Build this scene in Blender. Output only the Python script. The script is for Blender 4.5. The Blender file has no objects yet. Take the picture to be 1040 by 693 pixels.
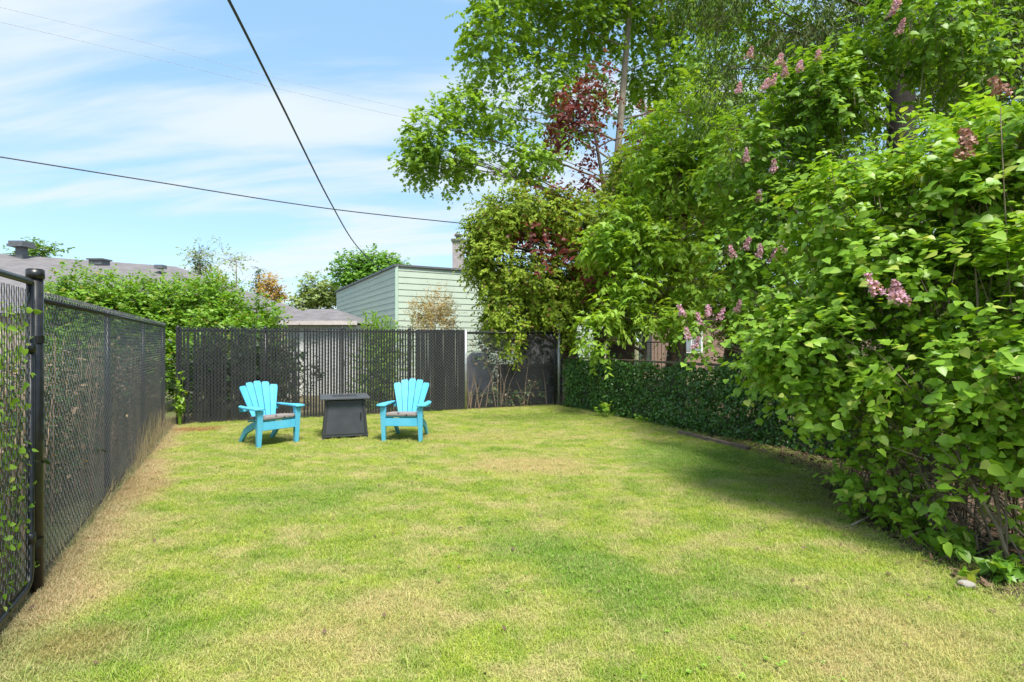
import bpy, math, random
import numpy as np
from mathutils import Vector, Matrix, noise
random.seed(7)
RNG = np.random.default_rng(11)
PI = math.pi
F = 540.0; CX = 520.0; CY = 347.0; H = 1.54

scene = bpy.context.scene
COL = scene.collection

def W(px, py, d):
    """point seen towards (px,py) at depth d"""
    return np.array([(px-CX)/F*d, d, H+(CY-py)/F*d])
def G(px, py):
    d = H*F/(py-CY)
    return np.array([(px-CX)/F*d, d, 0.0])

# ------------------------------------------------------------------ object helpers
def tag(o, label=None, cat=None, group=None, kind=None):
    if label: o['label'] = label
    if cat: o['category'] = cat
    if group: o['group'] = group
    if kind: o['kind'] = kind
    return o
def thing(name, label, cat, loc=(0,0,0), rz=0, group=None):
    o = bpy.data.objects.new(name, None); COL.objects.link(o)
    o.location = loc; o.rotation_euler = (0,0,rz); o.empty_display_size = .2
    return tag(o, label, cat, group)
def link(name, me, mat, parent=None, smooth=False, world=True):
    o = bpy.data.objects.new(name, me); COL.objects.link(o)
    if mat is not None: me.materials.append(mat)
    if smooth:
        me.polygons.foreach_set('use_smooth', [True]*len(me.polygons))
    if parent is not None:
        o.parent = parent
        if world:   # geometry written in world coordinates
            m = Matrix.Translation(parent.location) @ parent.rotation_euler.to_matrix().to_4x4()
            o.matrix_parent_inverse = m.inverted()
    me.update()
    return o
def mesh_np(name, V, Fc, n):
    """V (N,3); Fc (M,n) equal-size faces"""
    me = bpy.data.meshes.new(name)
    V = np.asarray(V, dtype=np.float32); Fc = np.asarray(Fc, dtype=np.int32)
    me.vertices.add(len(V)); me.vertices.foreach_set('co', V.ravel())
    me.loops.add(Fc.size); me.loops.foreach_set('vertex_index', Fc.ravel())
    me.polygons.add(len(Fc))
    me.polygons.foreach_set('loop_start', np.arange(0, Fc.size, n, dtype=np.int32))
    me.update(calc_edges=True)
    return me

class MB:
    def __init__(s): s.v=[]; s.f=[]
    def add(s, vs, fs):
        k=len(s.v); s.v += [tuple(map(float,v)) for v in vs]; s.f += [tuple(i+k for i in f) for f in fs]; return s
    def box(s, c, size, M=None):
        hx,hy,hz=[a/2 for a in size]; vs=[Vector((x,y,z)) for x in(-hx,hx) for y in(-hy,hy) for z in(-hz,hz)]
        if M is not None: vs=[M@v for v in vs]
        vs=[v+Vector(c) for v in vs]
        return s.add(vs,[(0,1,3,2),(4,6,7,5),(0,4,5,1),(2,3,7,6),(0,2,6,4),(1,5,7,3)])
    def hexa(s, b, t):   # 4 bottom, 4 top (ccw from above)
        return s.add(list(b)+list(t), [(3,2,1,0),(4,5,6,7),(0,1,5,4),(1,2,6,5),(2,3,7,6),(3,0,4,7)])
    def tube(s, pts, r, n=8, cap=True):
        pts=[Vector(p) for p in pts]; m=len(pts)
        rs = r if isinstance(r,(list,tuple)) else [r]*m
        vs=[]; fs=[]
        t0=(pts[1]-pts[0]).normalized(); a=t0.orthogonal().normalized()
        for i,p in enumerate(pts):
            t=(pts[min(i+1,m-1)]-pts[max(i-1,0)]).normalized()
            a=(a-t*a.dot(t)).normalized(); b=t.cross(a)
            for k in range(n):
                an=2*PI*k/n; vs.append(p+(a*math.cos(an)+b*math.sin(an))*rs[i])
        for i in range(m-1):
            for k in range(n):
                fs.append((i*n+k,i*n+(k+1)%n,(i+1)*n+(k+1)%n,(i+1)*n+k))
        if cap: fs.append(tuple(range(n))[::-1]); fs.append(tuple(range((m-1)*n,m*n)))
        return s.add(vs,fs)
    def prism(s, outline, y0, y1, M=None):   # outline in xz, extruded along y
        n=len(outline); vs=[Vector((x,y0,z)) for x,z in outline]+[Vector((x,y1,z)) for x,z in outline]
        if M is not None: vs=[M@v for v in vs]
        fs=[tuple(range(n)),tuple(range(2*n-1,n-1,-1))]+[(i,i+n,(i+1)%n+n,(i+1)%n) for i in range(n)]
        return s.add(vs,fs)
    def build(s, name, mat, parent=None, smooth=False, world=True, bevel=0):
        me=bpy.data.meshes.new(name); me.from_pydata(s.v,[],s.f); me.update()
        import bmesh
        bm=bmesh.new(); bm.from_mesh(me); bmesh.ops.recalc_face_normals(bm, faces=bm.faces); bm.to_mesh(me); bm.free()
        o=link(name, me, mat, parent, smooth, world)
        if bevel:
            m=o.modifiers.new('bevel','BEVEL'); m.width=bevel; m.segments=2; m.limit_method='ANGLE'; m.angle_limit=.6
        return o

def sticks_mesh(name, P0, P1, r0, r1, n=3):
    P0=np.asarray(P0,float); P1=np.asarray(P1,float); m=len(P0)
    r0=np.broadcast_to(np.asarray(r0,float),(m,)); r1=np.broadcast_to(np.asarray(r1,float),(m,))
    t=P1-P0; L=np.linalg.norm(t,axis=1,keepdims=True)+1e-9; t=t/L
    ref=np.where(np.abs(t[:,2:3])<.9, np.array([[0,0,1.]]), np.array([[1.,0,0]]))
    a=np.cross(t,ref); a/=np.linalg.norm(a,axis=1,keepdims=True); b=np.cross(t,a)
    V=np.zeros((m,2*n,3))
    for k in range(n):
        an=2*PI*k/n; dv=a*math.cos(an)+b*math.sin(an)
        V[:,k]=P0+dv*r0[:,None]; V[:,n+k]=P1+dv*r1[:,None]
    base=(np.arange(m)*2*n)[:,None]
    fs=[np.concatenate([base+k,base+(k+1)%n,base+n+(k+1)%n,base+n+k],axis=1) for k in range(n)]
    return mesh_np(name, V.reshape(-1,3), np.stack(fs,1).reshape(-1,4), 4)

# ------------------------------------------------------------------ materials
def new_mat(name):
    m=bpy.data.materials.new(name); m.use_nodes=True
    nt=m.node_tree; b=nt.nodes['Principled BSDF']; return m,nt,b
def rgb(c): return (c[0],c[1],c[2],1)
def N(nt, t, **kw):
    n=nt.nodes.new(t)
    for k,v in kw.items(): setattr(n,k,v)
    return n
def mixc(nt, fac, a, b, blend='MIX'):
    n=N(nt,'ShaderNodeMix',data_type='RGBA',blend_type=blend)
    for sock,val in ((n.inputs[0],fac),(n.inputs[6],a),(n.inputs[7],b)):
        if isinstance(val,(int,float)): sock.default_value=val
        elif isinstance(val,tuple): sock.default_value=rgb(val)
        else: nt.links.new(val,sock)
    return n.outputs[2]
def noise_fac(nt, scale, detail=4, lo=.35, hi=.65, coord='Object', rough=.6, stretch=None):
    tc=N(nt,'ShaderNodeNewGeometry').outputs['Position'] if coord=='World' else N(nt,'ShaderNodeTexCoord').outputs[coord]
    if stretch:
        mp=N(nt,'ShaderNodeMapping'); mp.inputs['Scale'].default_value=stretch; nt.links.new(tc,mp.inputs[0]); tc=mp.outputs[0]
    n=N(nt,'ShaderNodeTexNoise'); n.inputs['Scale'].default_value=scale; n.inputs['Detail'].default_value=detail; n.inputs['Roughness'].default_value=rough
    nt.links.new(tc,n.inputs['Vector'])
    r=N(nt,'ShaderNodeMapRange'); r.interpolation_type='SMOOTHSTEP'
    r.inputs[1].default_value=lo; r.inputs[2].default_value=hi
    nt.links.new(n.outputs[0],r.inputs[0]); return r.outputs[0]
def mat_simple(name, c, c2=None, rough=.6, metal=0, scale=8, spec=.5, bump=0, bscale=60, stretch=None):
    m,nt,b=new_mat(name)
    b.inputs['Roughness'].default_value=rough; b.inputs['Metallic'].default_value=metal
    b.inputs['Specular IOR Level'].default_value=spec
    if c2 is None: c2=tuple(x*.8 for x in c)
    col=mixc(nt, noise_fac(nt,scale,5,.3,.7,stretch=stretch), c, c2)
    nt.links.new(col,b.inputs['Base Color'])
    if bump:
        bp=N(nt,'ShaderNodeBump'); bp.inputs['Strength'].default_value=bump; bp.inputs['Distance'].default_value=.01
        nt.links.new(noise_fac(nt,bscale,5,0,1,stretch=stretch),bp.inputs['Height']); nt.links.new(bp.outputs[0],b.inputs['Normal'])
    return m
def mat_leaf(name, c1, c2, c3=None, c3amt=(.5,.75), nscale=1.2, trans=.35, rough=.45, spec=.4, odd=None, oddfrac=.04):
    m,nt,b=new_mat(name)
    geo=N(nt,'ShaderNodeNewGeometry')
    col=mixc(nt, geo.outputs['Random Per Island'], c1, c2)
    if c3: col=mixc(nt, noise_fac(nt,nscale,3,c3amt[0],c3amt[1],coord='World'), col, c3)
    if odd:
        w=N(nt,'ShaderNodeTexWhiteNoise',noise_dimensions='1D'); nt.links.new(geo.outputs['Random Per Island'],w.inputs['W'])
        c=N(nt,'ShaderNodeMath',operation='LESS_THAN'); nt.links.new(w.outputs[0],c.inputs[0]); c.inputs[1].default_value=oddfrac
        col=mixc(nt,c.outputs[0],col,odd)
    nt.links.new(col,b.inputs['Base Color']); b.inputs['Roughness'].default_value=rough; b.inputs['Specular IOR Level'].default_value=spec
    tr=N(nt,'ShaderNodeBsdfTranslucent')
    tc=mixc(nt,1.0,col,(1.25,1.15,.45),'MULTIPLY'); nt.links.new(tc,tr.inputs[0])
    ms=N(nt,'ShaderNodeMixShader'); ms.inputs[0].default_value=trans
    out=nt.nodes['Material Output']
    nt.links.new(b.outputs[0],ms.inputs[1]); nt.links.new(tr.outputs[0],ms.inputs[2]); nt.links.new(ms.outputs[0],out.inputs[0])
    return m

M_wire  = mat_simple('black_vinyl_wire',(.05,.055,.06),(.105,.11,.12),rough=.35,spec=.8,scale=30)
M_black = mat_simple('black_powder_coat',(.010,.010,.011),(.02,.02,.022),rough=.35,spec=.5,scale=20)
M_slat  = mat_simple('black_plastic_slat',(.010,.011,.012),(.022,.024,.024),rough=.5,scale=6,spec=.35)
_nt=M_slat.node_tree; _b=_nt.nodes['Principled BSDF']; _l=_b.inputs['Base Color'].links[0].from_socket
_nt.links.new(mixc(_nt,N(_nt,'ShaderNodeNewGeometry').outputs['Random Per Island'],_l,(.026,.028,.027)),_b.inputs['Base Color'])
M_galv  = mat_simple('galvanised_steel',(.42,.43,.43),(.3,.31,.31),rough=.45,metal=.6,scale=14)
M_cable = mat_simple('cable_sheath',(.03,.03,.034),rough=.5)
M_bark  = mat_simple('grey_brown_bark',(.15,.115,.085),(.07,.055,.045),rough=.9,scale=9,bump=.8,bscale=30,stretch=(1,1,.25))
M_barkd = mat_simple('dark_spruce_bark',(.06,.045,.035),(.028,.022,.018),rough=.95,scale=9,bump=.9,bscale=30,stretch=(1,1,.25))
M_barkp = mat_simple('pale_maple_bark',(.30,.25,.19),(.17,.14,.11),rough=.9,scale=9,bump=.7,bscale=30,stretch=(1,1,.25))
M_barkc = mat_simple('red_brown_cedar_bark',(.13,.08,.055),(.06,.04,.03),rough=.95,scale=9,bump=.9,bscale=24,stretch=(1,1,.12))
M_twig  = mat_simple('lilac_stem',(.22,.17,.11),(.11,.085,.06),rough=.85,scale=10)
M_aqua  = mat_simple('aqua_plastic',(.075,.41,.61),(.11,.46,.65),rough=.5,scale=5,spec=.45)
M_char  = mat_simple('charcoal_steel',(.034,.038,.044),(.046,.05,.058),rough=.45,scale=6,bump=.08,bscale=200)
M_char2 = mat_simple('dark_charcoal_lid',(.03,.032,.036),rough=.5)
M_white = mat_simple('white_painted_panel',(.72,.72,.7),(.6,.6,.58),rough=.6,scale=2)
M_soil  = mat_simple('shade_darkened_bed_soil',(.035,.026,.017),(.07,.05,.03),rough=1,scale=5,bump=.8,bscale=40)  # soil colour darkened to stand for shade under the bushes

# ------------------------------------------------------------------ camera, light, sky
cam=bpy.data.cameras.new('camera'); co=bpy.data.objects.new('camera',cam); COL.objects.link(co)
co.location=(0,0,H); co.rotation_euler=(PI/2,0,0); cam.lens=36*F/1040; cam.sensor_width=36; cam.clip_end=2000; cam.clip_start=.05
scene.camera=co
sv=Vector((.40,-.80,1.72)).normalized()          # towards the sun
sun=bpy.data.lights.new('sun','SUN'); so=bpy.data.objects.new('sun',sun); COL.objects.link(so)
sun.energy=2.2
sun.angle=math.radians(17.0); sun.color=(1,.95,.87); so.rotation_euler=sv.to_track_quat('Z','Y').to_euler(); so.location=(0,0,20)
w=bpy.data.worlds.new('World'); scene.world=w; w.use_nodes=True
nt=w.node_tree; bg=nt.nodes['Background']
sky=N(nt,'ShaderNodeTexSky'); sky.sky_type='NISHITA'; sky.sun_disc=False
sky.sun_elevation=math.asin(sv.z); sky.sun_rotation=math.atan2(sv.x,sv.y); sky.air_density=1.0; sky.dust_density=.6; sky.ozone_density=1.5
tc=N(nt,'ShaderNodeTexCoord'); sep=N(nt,'ShaderNodeSeparateXYZ'); nt.links.new(tc.outputs['Generated'],sep.inputs[0])
zz=N(nt,'ShaderNodeMath',operation='ADD'); nt.links.new(sep.outputs[2],zz.inputs[0]); zz.inputs[1].default_value=.22
zm=N(nt,'ShaderNodeMath',operation='MAXIMUM'); nt.links.new(zz.outputs[0],zm.inputs[0]); zm.inputs[1].default_value=.08
dx=N(nt,'ShaderNodeMath',operation='DIVIDE'); nt.links.new(sep.outputs[0],dx.inputs[0]); nt.links.new(zm.outputs[0],dx.inputs[1])
dy=N(nt,'ShaderNodeMath',operation='DIVIDE'); nt.links.new(sep.outputs[1],dy.inputs[0]); nt.links.new(zm.outputs[0],dy.inputs[1])
cb=N(nt,'ShaderNodeCombineXYZ'); nt.links.new(dx.outputs[0],cb.inputs[0]); nt.links.new(dy.outputs[0],cb.inputs[1])
mp=N(nt,'ShaderNodeMapping'); mp.inputs['Rotation'].default_value=(0,0,math.radians(14)); mp.inputs['Scale'].default_value=(.50,2.3,1); mp.inputs['Location'].default_value=(3.4,2.1,0)
nt.links.new(cb.outputs[0],mp.inputs[0])
n1=N(nt,'ShaderNodeTexNoise'); n1.inputs['Scale'].default_value=1.15; n1.inputs['Detail'].default_value=9; n1.inputs['Roughness'].default_value=.52; n1.inputs['Distortion'].default_value=.35
nt.links.new(mp.outputs[0],n1.inputs['Vector'])
r1=N(nt,'ShaderNodeMapRange'); r1.interpolation_type='SMOOTHSTEP'; r1.inputs[1].default_value=.42; r1.inputs[2].default_value=.62; r1.inputs[3].default_value=.06; r1.inputs[4].default_value=.86
nt.links.new(n1.outputs[0],r1.inputs[0])
skyc=mixc(nt,.76,mixc(nt,1.0,sky.outputs[0],(1.0,1.0,.95),'MULTIPLY'),(.49,.98,1.49))
mx=mixc(nt,r1.outputs[0],skyc,(1.66,1.81,1.92))
nt.links.new(mx,bg.inputs[0]); bg.inputs[1].default_value=.15

vs=scene.view_settings; vs.view_transform='Standard'; vs.look='None'; vs.gamma=1; vs.use_curve_mapping=False; vs.exposure=1.85
scene.cycles.max_bounces=6; scene.cycles.diffuse_bounces=3; scene.cycles.glossy_bounces=2; scene.cycles.transmission_bounces=3; scene.cycles.caustics_reflective=False; scene.cycles.caustics_refractive=False

# ------------------------------------------------------------------ key lines of the yard
A0=np.array([-2.95,3.29,0]); A1=np.array([-6.27,9.62,0])      # left fence, from gate post to corner
Lc=np.array([-6.19,9.78,0]); Sp=np.array([-1.06,11.9,0]); Rc=np.array([1.11,12.8,0])
B0=np.array([1.30,12.62,0]); B1=np.array([6.4,3.0,0])         # low fence with ivy
udir=(A1-A0)/np.linalg.norm(A1-A0)

# ------------------------------------------------------------------ ground
def lawn_color(nt, blades):
    """mottled turf colours, with hedge-side shade painted in, from world position; shared by soil sheet and blades"""
    pos=N(nt,'ShaderNodeNewGeometry').outputs['Position']
    green=(.16,.24,.028) if not blades else (.27,.42,.035)
    lime =(.31,.37,.05) if not blades else (.48,.57,.075)
    straw=(.46,.39,.17) if not blades else (.62,.56,.25)
    c=mixc(nt, noise_fac(nt,2.6,6,.34,.66,coord='World',rough=.68), green, lime)
    c=mixc(nt, noise_fac(nt,2.1,8,.40,.68,coord='World',rough=.72,stretch=(1,1.5,1)), c, straw)
    # hedge-side shade painted in as darker green, and straw strip along the left fence
    sp=N(nt,'ShaderNodeSeparateXYZ'); nt.links.new(pos,sp.inputs[0])
    def lin(a,b,c0,lo,hi):
        m1=N(nt,'ShaderNodeMath',operation='MULTIPLY'); nt.links.new(sp.outputs[0],m1.inputs[0]); m1.inputs[1].default_value=a
        m2=N(nt,'ShaderNodeMath',operation='MULTIPLY_ADD'); nt.links.new(sp.outputs[1],m2.inputs[0]); m2.inputs[1].default_value=b; nt.links.new(m1.outputs[0],m2.inputs[2])
        n=N(nt,'ShaderNodeTexNoise'); n.inputs['Scale'].default_value=1.3; n.inputs['Detail'].default_value=4; nt.links.new(pos,n.inputs['Vector'])
        m3=N(nt,'ShaderNodeMath',operation='MULTIPLY_ADD'); nt.links.new(n.outputs[0],m3.inputs[0]); m3.inputs[1].default_value=.9; nt.links.new(m2.outputs[0],m3.inputs[2])
        r=N(nt,'ShaderNodeMapRange'); r.interpolation_type='SMOOTHSTEP'; nt.links.new(m3.outputs[0],r.inputs[0])
        r.inputs[1].default_value=lo+c0+.45; r.inputs[2].default_value=hi+c0+.45
        return r.outputs[0]
    nx,ny=udir[1],-udir[0]; off=nx*A0[0]+ny*A0[1]     # distance from the left fence, into the yard
    strip=lin(nx,ny,off,.56,.06)
    c=mixc(nt,strip,c,(.44,.31,.15) if not blades else (.64,.52,.30))
    def blob(x,y,ax,ay,rot,col,amt):
        nonlocal c
        v=N(nt,'ShaderNodeMapping'); v.vector_type='TEXTURE'; v.inputs['Location'].default_value=(x,y,0); v.inputs['Rotation'].default_value=(0,0,rot); v.inputs['Scale'].default_value=(ax,ay,50)
        nt.links.new(pos,v.inputs[0]); ln=N(nt,'ShaderNodeVectorMath',operation='LENGTH'); nt.links.new(v.outputs[0],ln.inputs[0])
        n=N(nt,'ShaderNodeTexNoise'); n.inputs['Scale'].default_value=2.2; n.inputs['Detail'].default_value=4; nt.links.new(pos,n.inputs['Vector'])
        ad=N(nt,'ShaderNodeMath',operation='ADD'); nt.links.new(ln.outputs['Value'],ad.inputs[0]); nt.links.new(n.outputs[0],ad.inputs[1])
        r=N(nt,'ShaderNodeMapRange'); r.interpolation_type='SMOOTHSTEP'; nt.links.new(ad.outputs[0],r.inputs[0]); r.inputs[1].default_value=1.6; r.inputs[2].default_value=.8; r.inputs[4].default_value=amt
        c=mixc(nt,r.outputs[0],c,col)
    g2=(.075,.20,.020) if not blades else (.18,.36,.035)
    st=(.46,.33,.15) if not blades else (.66,.55,.27)
    blob(.50,3.6,1.3,.42,2.25,g2,.7); blob(.2,6.6,1.1,.7,0,st,.75); blob(1.9,2.7,.9,.5,.2,st,.6); blob(-.8,2.9,.9,.5,.5,st,.5)
    blob(2.6,6.9,1.3,1.6,.4,g2,.75); blob(3.1,5.5,.6,1.4,.2,(.10,.10,.03),.5); blob(.8,10.8,2.2,.8,.2,(.15,.24,.02),.7)  # first two blobs put the bushes' shade into the turf colour
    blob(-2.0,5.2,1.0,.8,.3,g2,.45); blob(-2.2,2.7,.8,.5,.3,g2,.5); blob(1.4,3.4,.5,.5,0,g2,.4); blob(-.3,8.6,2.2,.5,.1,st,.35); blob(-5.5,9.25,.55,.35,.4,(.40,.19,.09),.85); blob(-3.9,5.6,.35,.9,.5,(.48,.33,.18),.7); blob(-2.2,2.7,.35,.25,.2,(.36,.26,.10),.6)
    return c
def sheet(name, pts, z, mat, kind='structure'):
    mb=MB(); mb.add([(p[0],p[1],z) for p in pts],[tuple(range(len(pts)))]); o=mb.build(name,mat); tag(o,kind=kind); return o
m,nt,b=new_mat('rough_ground')
c=mixc(nt,noise_fac(nt,.5,6,.35,.65,coord='World'),(.10,.12,.035),(.16,.11,.06)); nt.links.new(c,b.inputs['Base Color']); b.inputs['Roughness'].default_value=1
sheet('ground',[(-400,-200),(400,-200),(400,600),(-400,600)],-.012,m)
M_lawn,nt,b=new_mat('mown_turf_soil')
lc=lawn_color(nt,False); lc=mixc(nt,noise_fac(nt,70,4,.35,.7,coord='World'),lc,mixc(nt,.75,lc,(.06,.05,.02)))
nt.links.new(lc,b.inputs['Base Color']); b.inputs['Roughness'].default_value=1; b.inputs['Specular IOR Level'].default_value=.1
bp=N(nt,'ShaderNodeBump'); bp.inputs['Strength'].default_value=.7; bp.inputs['Distance'].default_value=.02; nt.links.new(noise_fac(nt,45,5,0,1,coord='World'),bp.inputs['Height']); nt.links.new(bp.outputs[0],b.inputs['Normal'])
edge=[(2.2,11.5),(3.0,9.25),(3.42,7.7),(3.52,6.4),(3.16,5.2),(2.95,4.35),(2.92,3.6),(3.0,3.0),(3.15,2.2),(3.2,-1)]
lawn_poly=[tuple(A0[:2]+(.0,.0)),(-1.0,-.5),(-1,-1)]+[(x,y) for x,y in edge[::-1]]+[(1.4,12.45),(Rc[0],Rc[1]-.03),(Lc[0],Lc[1]-.03)]
lawn_poly=[(-2.95,3.29),(-.75,-1.0)]+[(x,y) for x,y in edge[::-1]]+[(1.3,12.5),(Rc[0],Rc[1]),(Lc[0],Lc[1])]
sheet('lawn',lawn_poly,0,M_lawn)
bed=[(1.45,12.55),(2.2,11.5)]+edge[1:]+[(9,-1),(9,4),(3.2,12.9)]
def refine(poly, seg=.35, amp=.05):
    return poly
M_litter=mat_simple('dead_leaf',(.22,.13,.07),(.10,.06,.035),rough=.9,scale=3)
sheet('soil',[(2.2,11.5)]+edge[1:]+[(9,-1),(9,4),(3.0,12.6),(1.6,12.6),(1.3,12.5)],.002,M_soil)

# grass blades: instanced tufts (nobody could count them)
M_grass,nt,b=new_mat('grass_blade')
gc=lawn_color(nt,True)
oi=N(nt,'ShaderNodeObjectInfo'); geo=N(nt,'ShaderNodeNewGeometry')
wn=N(nt,'ShaderNodeMath',operation='ADD'); nt.links.new(oi.outputs['Random'],wn.inputs[0]); nt.links.new(geo.outputs['Random Per Island'],wn.inputs[1])
fr=N(nt,'ShaderNodeMath',operation='FRACT'); nt.links.new(wn.outputs[0],fr.inputs[0])
gt=N(nt,'ShaderNodeMath',operation='GREATER_THAN'); nt.links.new(fr.outputs[0],gt.inputs[0]); gt.inputs[1].default_value=.80
lt=N(nt,'ShaderNodeMath',operation='LESS_THAN'); nt.links.new(fr.outputs[0],lt.inputs[0]); lt.inputs[1].default_value=.22
gc=mixc(nt,gt.outputs[0],gc,mixc(nt,.6,gc,(.62,.53,.27))); gc=mixc(nt,lt.outputs[0],gc,mixc(nt,.55,gc,(.10,.23,.02)))
nt.links.new(gc,b.inputs['Base Color']); b.inputs['Roughness'].default_value=.55; b.inputs['Specular IOR Level'].default_value=.3
tr=N(nt,'ShaderNodeBsdfTranslucent'); nt.links.new(gc,tr.inputs[0]); ms=N(nt,'ShaderNodeMixShader'); ms.inputs[0].default_value=.4
nt.links.new(b.outputs[0],ms.inputs[1]); nt.links.new(tr.outputs[0],ms.inputs[2]); nt.links.new(ms.outputs[0],nt.nodes['Material Output'].inputs[0])
def tuft_mesh(name, nb, rad, hmin, hmax, wd, lay=.6, seed=0):
    r=np.random.default_rng(seed); V=[];Fs=[]
    for i in range(nb):
        a=r.uniform(0,2*PI); q=rad*math.sqrt(r.uniform()); p=np.array([q*math.cos(a),q*math.sin(a),0])
        d=r.uniform(0,2*PI); dv=np.array([math.cos(d),math.sin(d),0]); sd=np.array([-dv[1],dv[0],0])
        h=r.uniform(hmin,hmax); bend=r.uniform(.15,1.3)*lay*h; ww=wd*r.uniform(.7,1.2)
        k=len(V)
        for s,wf in ((0,1),(.5,.85),(.85,.45)):
            c=p+np.array([0,0,h*s*(1-.25*s)])+dv*bend*s*s
            V+= [c-sd*ww*wf/2, c+sd*ww*wf/2]
        V.append(p+np.array([0,0,h*.78])+dv*bend)
        Fs+=[(k,k+1,k+3,k+2),(k+2,k+3,k+5,k+4),(k+4,k+5,k+6)]
    me=bpy.data.meshes.new(name); me.from_pydata([tuple(v) for v in V],[],Fs); me.update(); me.materials.append(M_grass); return me
tcol=bpy.data.collections.new('grass_tufts')
for i in range(6):
    o=bpy.data.objects.new('grass_tuft',tuft_mesh('grass_tuft',24,.048,.010,.024 if i<5 else .036,.0024,lay=1.1,seed=i)); tcol.objects.link(o)
def scatter(name, base, coll, density, seed, smin=.7, smax=1.3):
    ng=bpy.data.node_groups.new(name,'GeometryNodeTree')
    ng.interface.new_socket(name='Geometry',in_out='INPUT',socket_type='NodeSocketGeometry')
    ng.interface.new_socket(name='Geometry',in_out='OUTPUT',socket_type='NodeSocketGeometry')
    gi=ng.nodes.new('NodeGroupInput'); go=ng.nodes.new('NodeGroupOutput')
    dp=ng.nodes.new('GeometryNodeDistributePointsOnFaces'); dp.inputs['Density'].default_value=density; dp.inputs['Seed'].default_value=seed
    ci=ng.nodes.new('GeometryNodeCollectionInfo'); ci.inputs[0].default_value=coll; ci.inputs['Separate Children'].default_value=True; ci.inputs['Reset Children'].default_value=True
    ip=ng.nodes.new('GeometryNodeInstanceOnPoints'); ip.inputs['Pick Instance'].default_value=True
    rr=ng.nodes.new('FunctionNodeRandomValue'); rr.data_type='FLOAT_VECTOR'; rr.inputs[0].default_value=(-.15,-.15,0); rr.inputs[1].default_value=(.15,.15,6.28)
    rs=ng.nodes.new('FunctionNodeRandomValue'); rs.data_type='FLOAT'; rs.inputs[2].default_value=smin; rs.inputs[3].default_value=smax
    L=ng.links.new
    L(gi.outputs[0],dp.inputs[0]); L(dp.outputs['Points'],ip.inputs['Points']); L(ci.outputs[0],ip.inputs['Instance'])
    L(rr.outputs[0],ip.inputs['Rotation']); L(rs.outputs[1],ip.inputs['Scale']); L(ip.outputs[0],go.inputs[0])
    md=base.modifiers.new('scatter','NODES'); md.node_group=ng
def near_far(poly, ysplit):
    import mathutils
    near=[];far=[]
    n=len(poly)
    for i in range(n):
        p,q=poly[i],poly[(i+1)%n]
        (near if p[1]<=ysplit else far).append(p)
        if (p[1]-ysplit)*(q[1]-ysplit)<0:
            t=(ysplit-p[1])/(q[1]-p[1]); x=(p[0]+t*(q[0]-p[0]),ysplit); near.append(x); far.append(x)
    return near,far
near,far=near_far(lawn_poly,6.0)
near=near_far(near,1.2)[1]
g1=sheet('grass',near,.003,None,'stuff'); scatter('near_blades',g1,tcol,1250,1)
g2=sheet('grass',far,.003,None,'stuff'); scatter('far_blades',g2,tcol,520,2)
band=[(x+.55,y+.1) for x,y in edge]+edge[::-1]
g3=sheet('grass',band,.006,None,'stuff'); scatter('edge_blades',g3,tcol,330,5,.8,1.6); tag(g3,'sparse grass thinning out into the shaded bed edge','grass')
tc2=bpy.data.collections.new('tall_tufts')
for i in range(3):
    o=bpy.data.objects.new('tall_tuft',tuft_mesh('tall_tuft',16,.03,.03,.062,.0034,lay=.9,seed=50+i)); tc2.objects.link(o)
g4=sheet('grass',near_far(lawn_poly,1.2)[1],.005,None,'stuff'); scatter('tall_blades',g4,tc2,16,9); tag(g4,'scattered taller grass tufts standing out of the mown lawn','grass')
tag(g1,'short mown grass blades, mixed green and straw, on the near lawn','grass'); tag(g2,'short mown grass blades on the far lawn under the chairs','grass')

# ------------------------------------------------------------------ leaves
RH=(np.array([[0,0,0],[.45,-.5,-.06],[1,0,-.12],[.45,.5,-.06]]),[(0,1,2),(0,2,3)],3)
# heart-shaped lilac leaf, folded on the midrib
HT=(np.array([[0,0,0],[-.06,-.26,.04],[.14,-.46,.07],[.5,-.40,.02],[1,0,-.18],[.5,.40,.02],[.14,.46,.07],[-.06,.26,.04],[.5,0,-.05]]),
    [(0,1,2),(0,2,8),(2,3,8),(3,4,8),(8,4,5),(8,5,6),(0,8,6),(0,6,7)],3)
# lance leaf (long, narrow)
LN=(np.array([[0,0,0],[.4,-.5,-.03],[1,0,-.25],[.4,.5,-.03],[.4,0,-.06]]),[(0,1,4),(1,2,4),(4,2,3),(0,4,3)],3)
# lobed maple leaf
MP=(np.array([[0,0,0],[.05,-.42,.0],[.35,-.28,-.03],[.55,-.6,-.08],[.66,-.22,-.06],[1,0,-.14],[.66,.22,-.06],[.55,.6,-.08],[.35,.28,-.03],[.05,.42,0]]),
    [(0,1,2),(0,2,4),(2,3,4),(0,4,5),(0,5,6),(0,6,8),(6,7,8),(0,8,9)],3)
def merge_mesh(name, parts, mats):
    V=[];L=[];S=[];MI=[];k=0;off=0
    for i,me in enumerate(parts):
        v=np.empty(len(me.vertices)*3,np.float32); me.vertices.foreach_get('co',v); V.append(v)
        l=np.empty(len(me.loops),np.int32); me.loops.foreach_get('vertex_index',l); L.append(l+k)
        st=np.empty(len(me.polygons),np.int32); me.polygons.foreach_get('loop_start',st); S.append(st+off)
        MI.append(np.full(len(me.polygons),i,np.int32)); k+=len(me.vertices); off+=len(l)
    V=np.concatenate(V);L=np.concatenate(L);S=np.concatenate(S);MI=np.concatenate(MI)
    me=bpy.data.meshes.new(name); me.vertices.add(len(V)//3); me.vertices.foreach_set('co',V); me.loops.add(len(L)); me.loops.foreach_set('vertex_index',L)
    me.polygons.add(len(S)); me.polygons.foreach_set('loop_start',S)
    for m_ in mats: me.materials.append(m_)
    me.polygons.foreach_set('material_index',MI); me.update(calc_edges=True); return me
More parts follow.
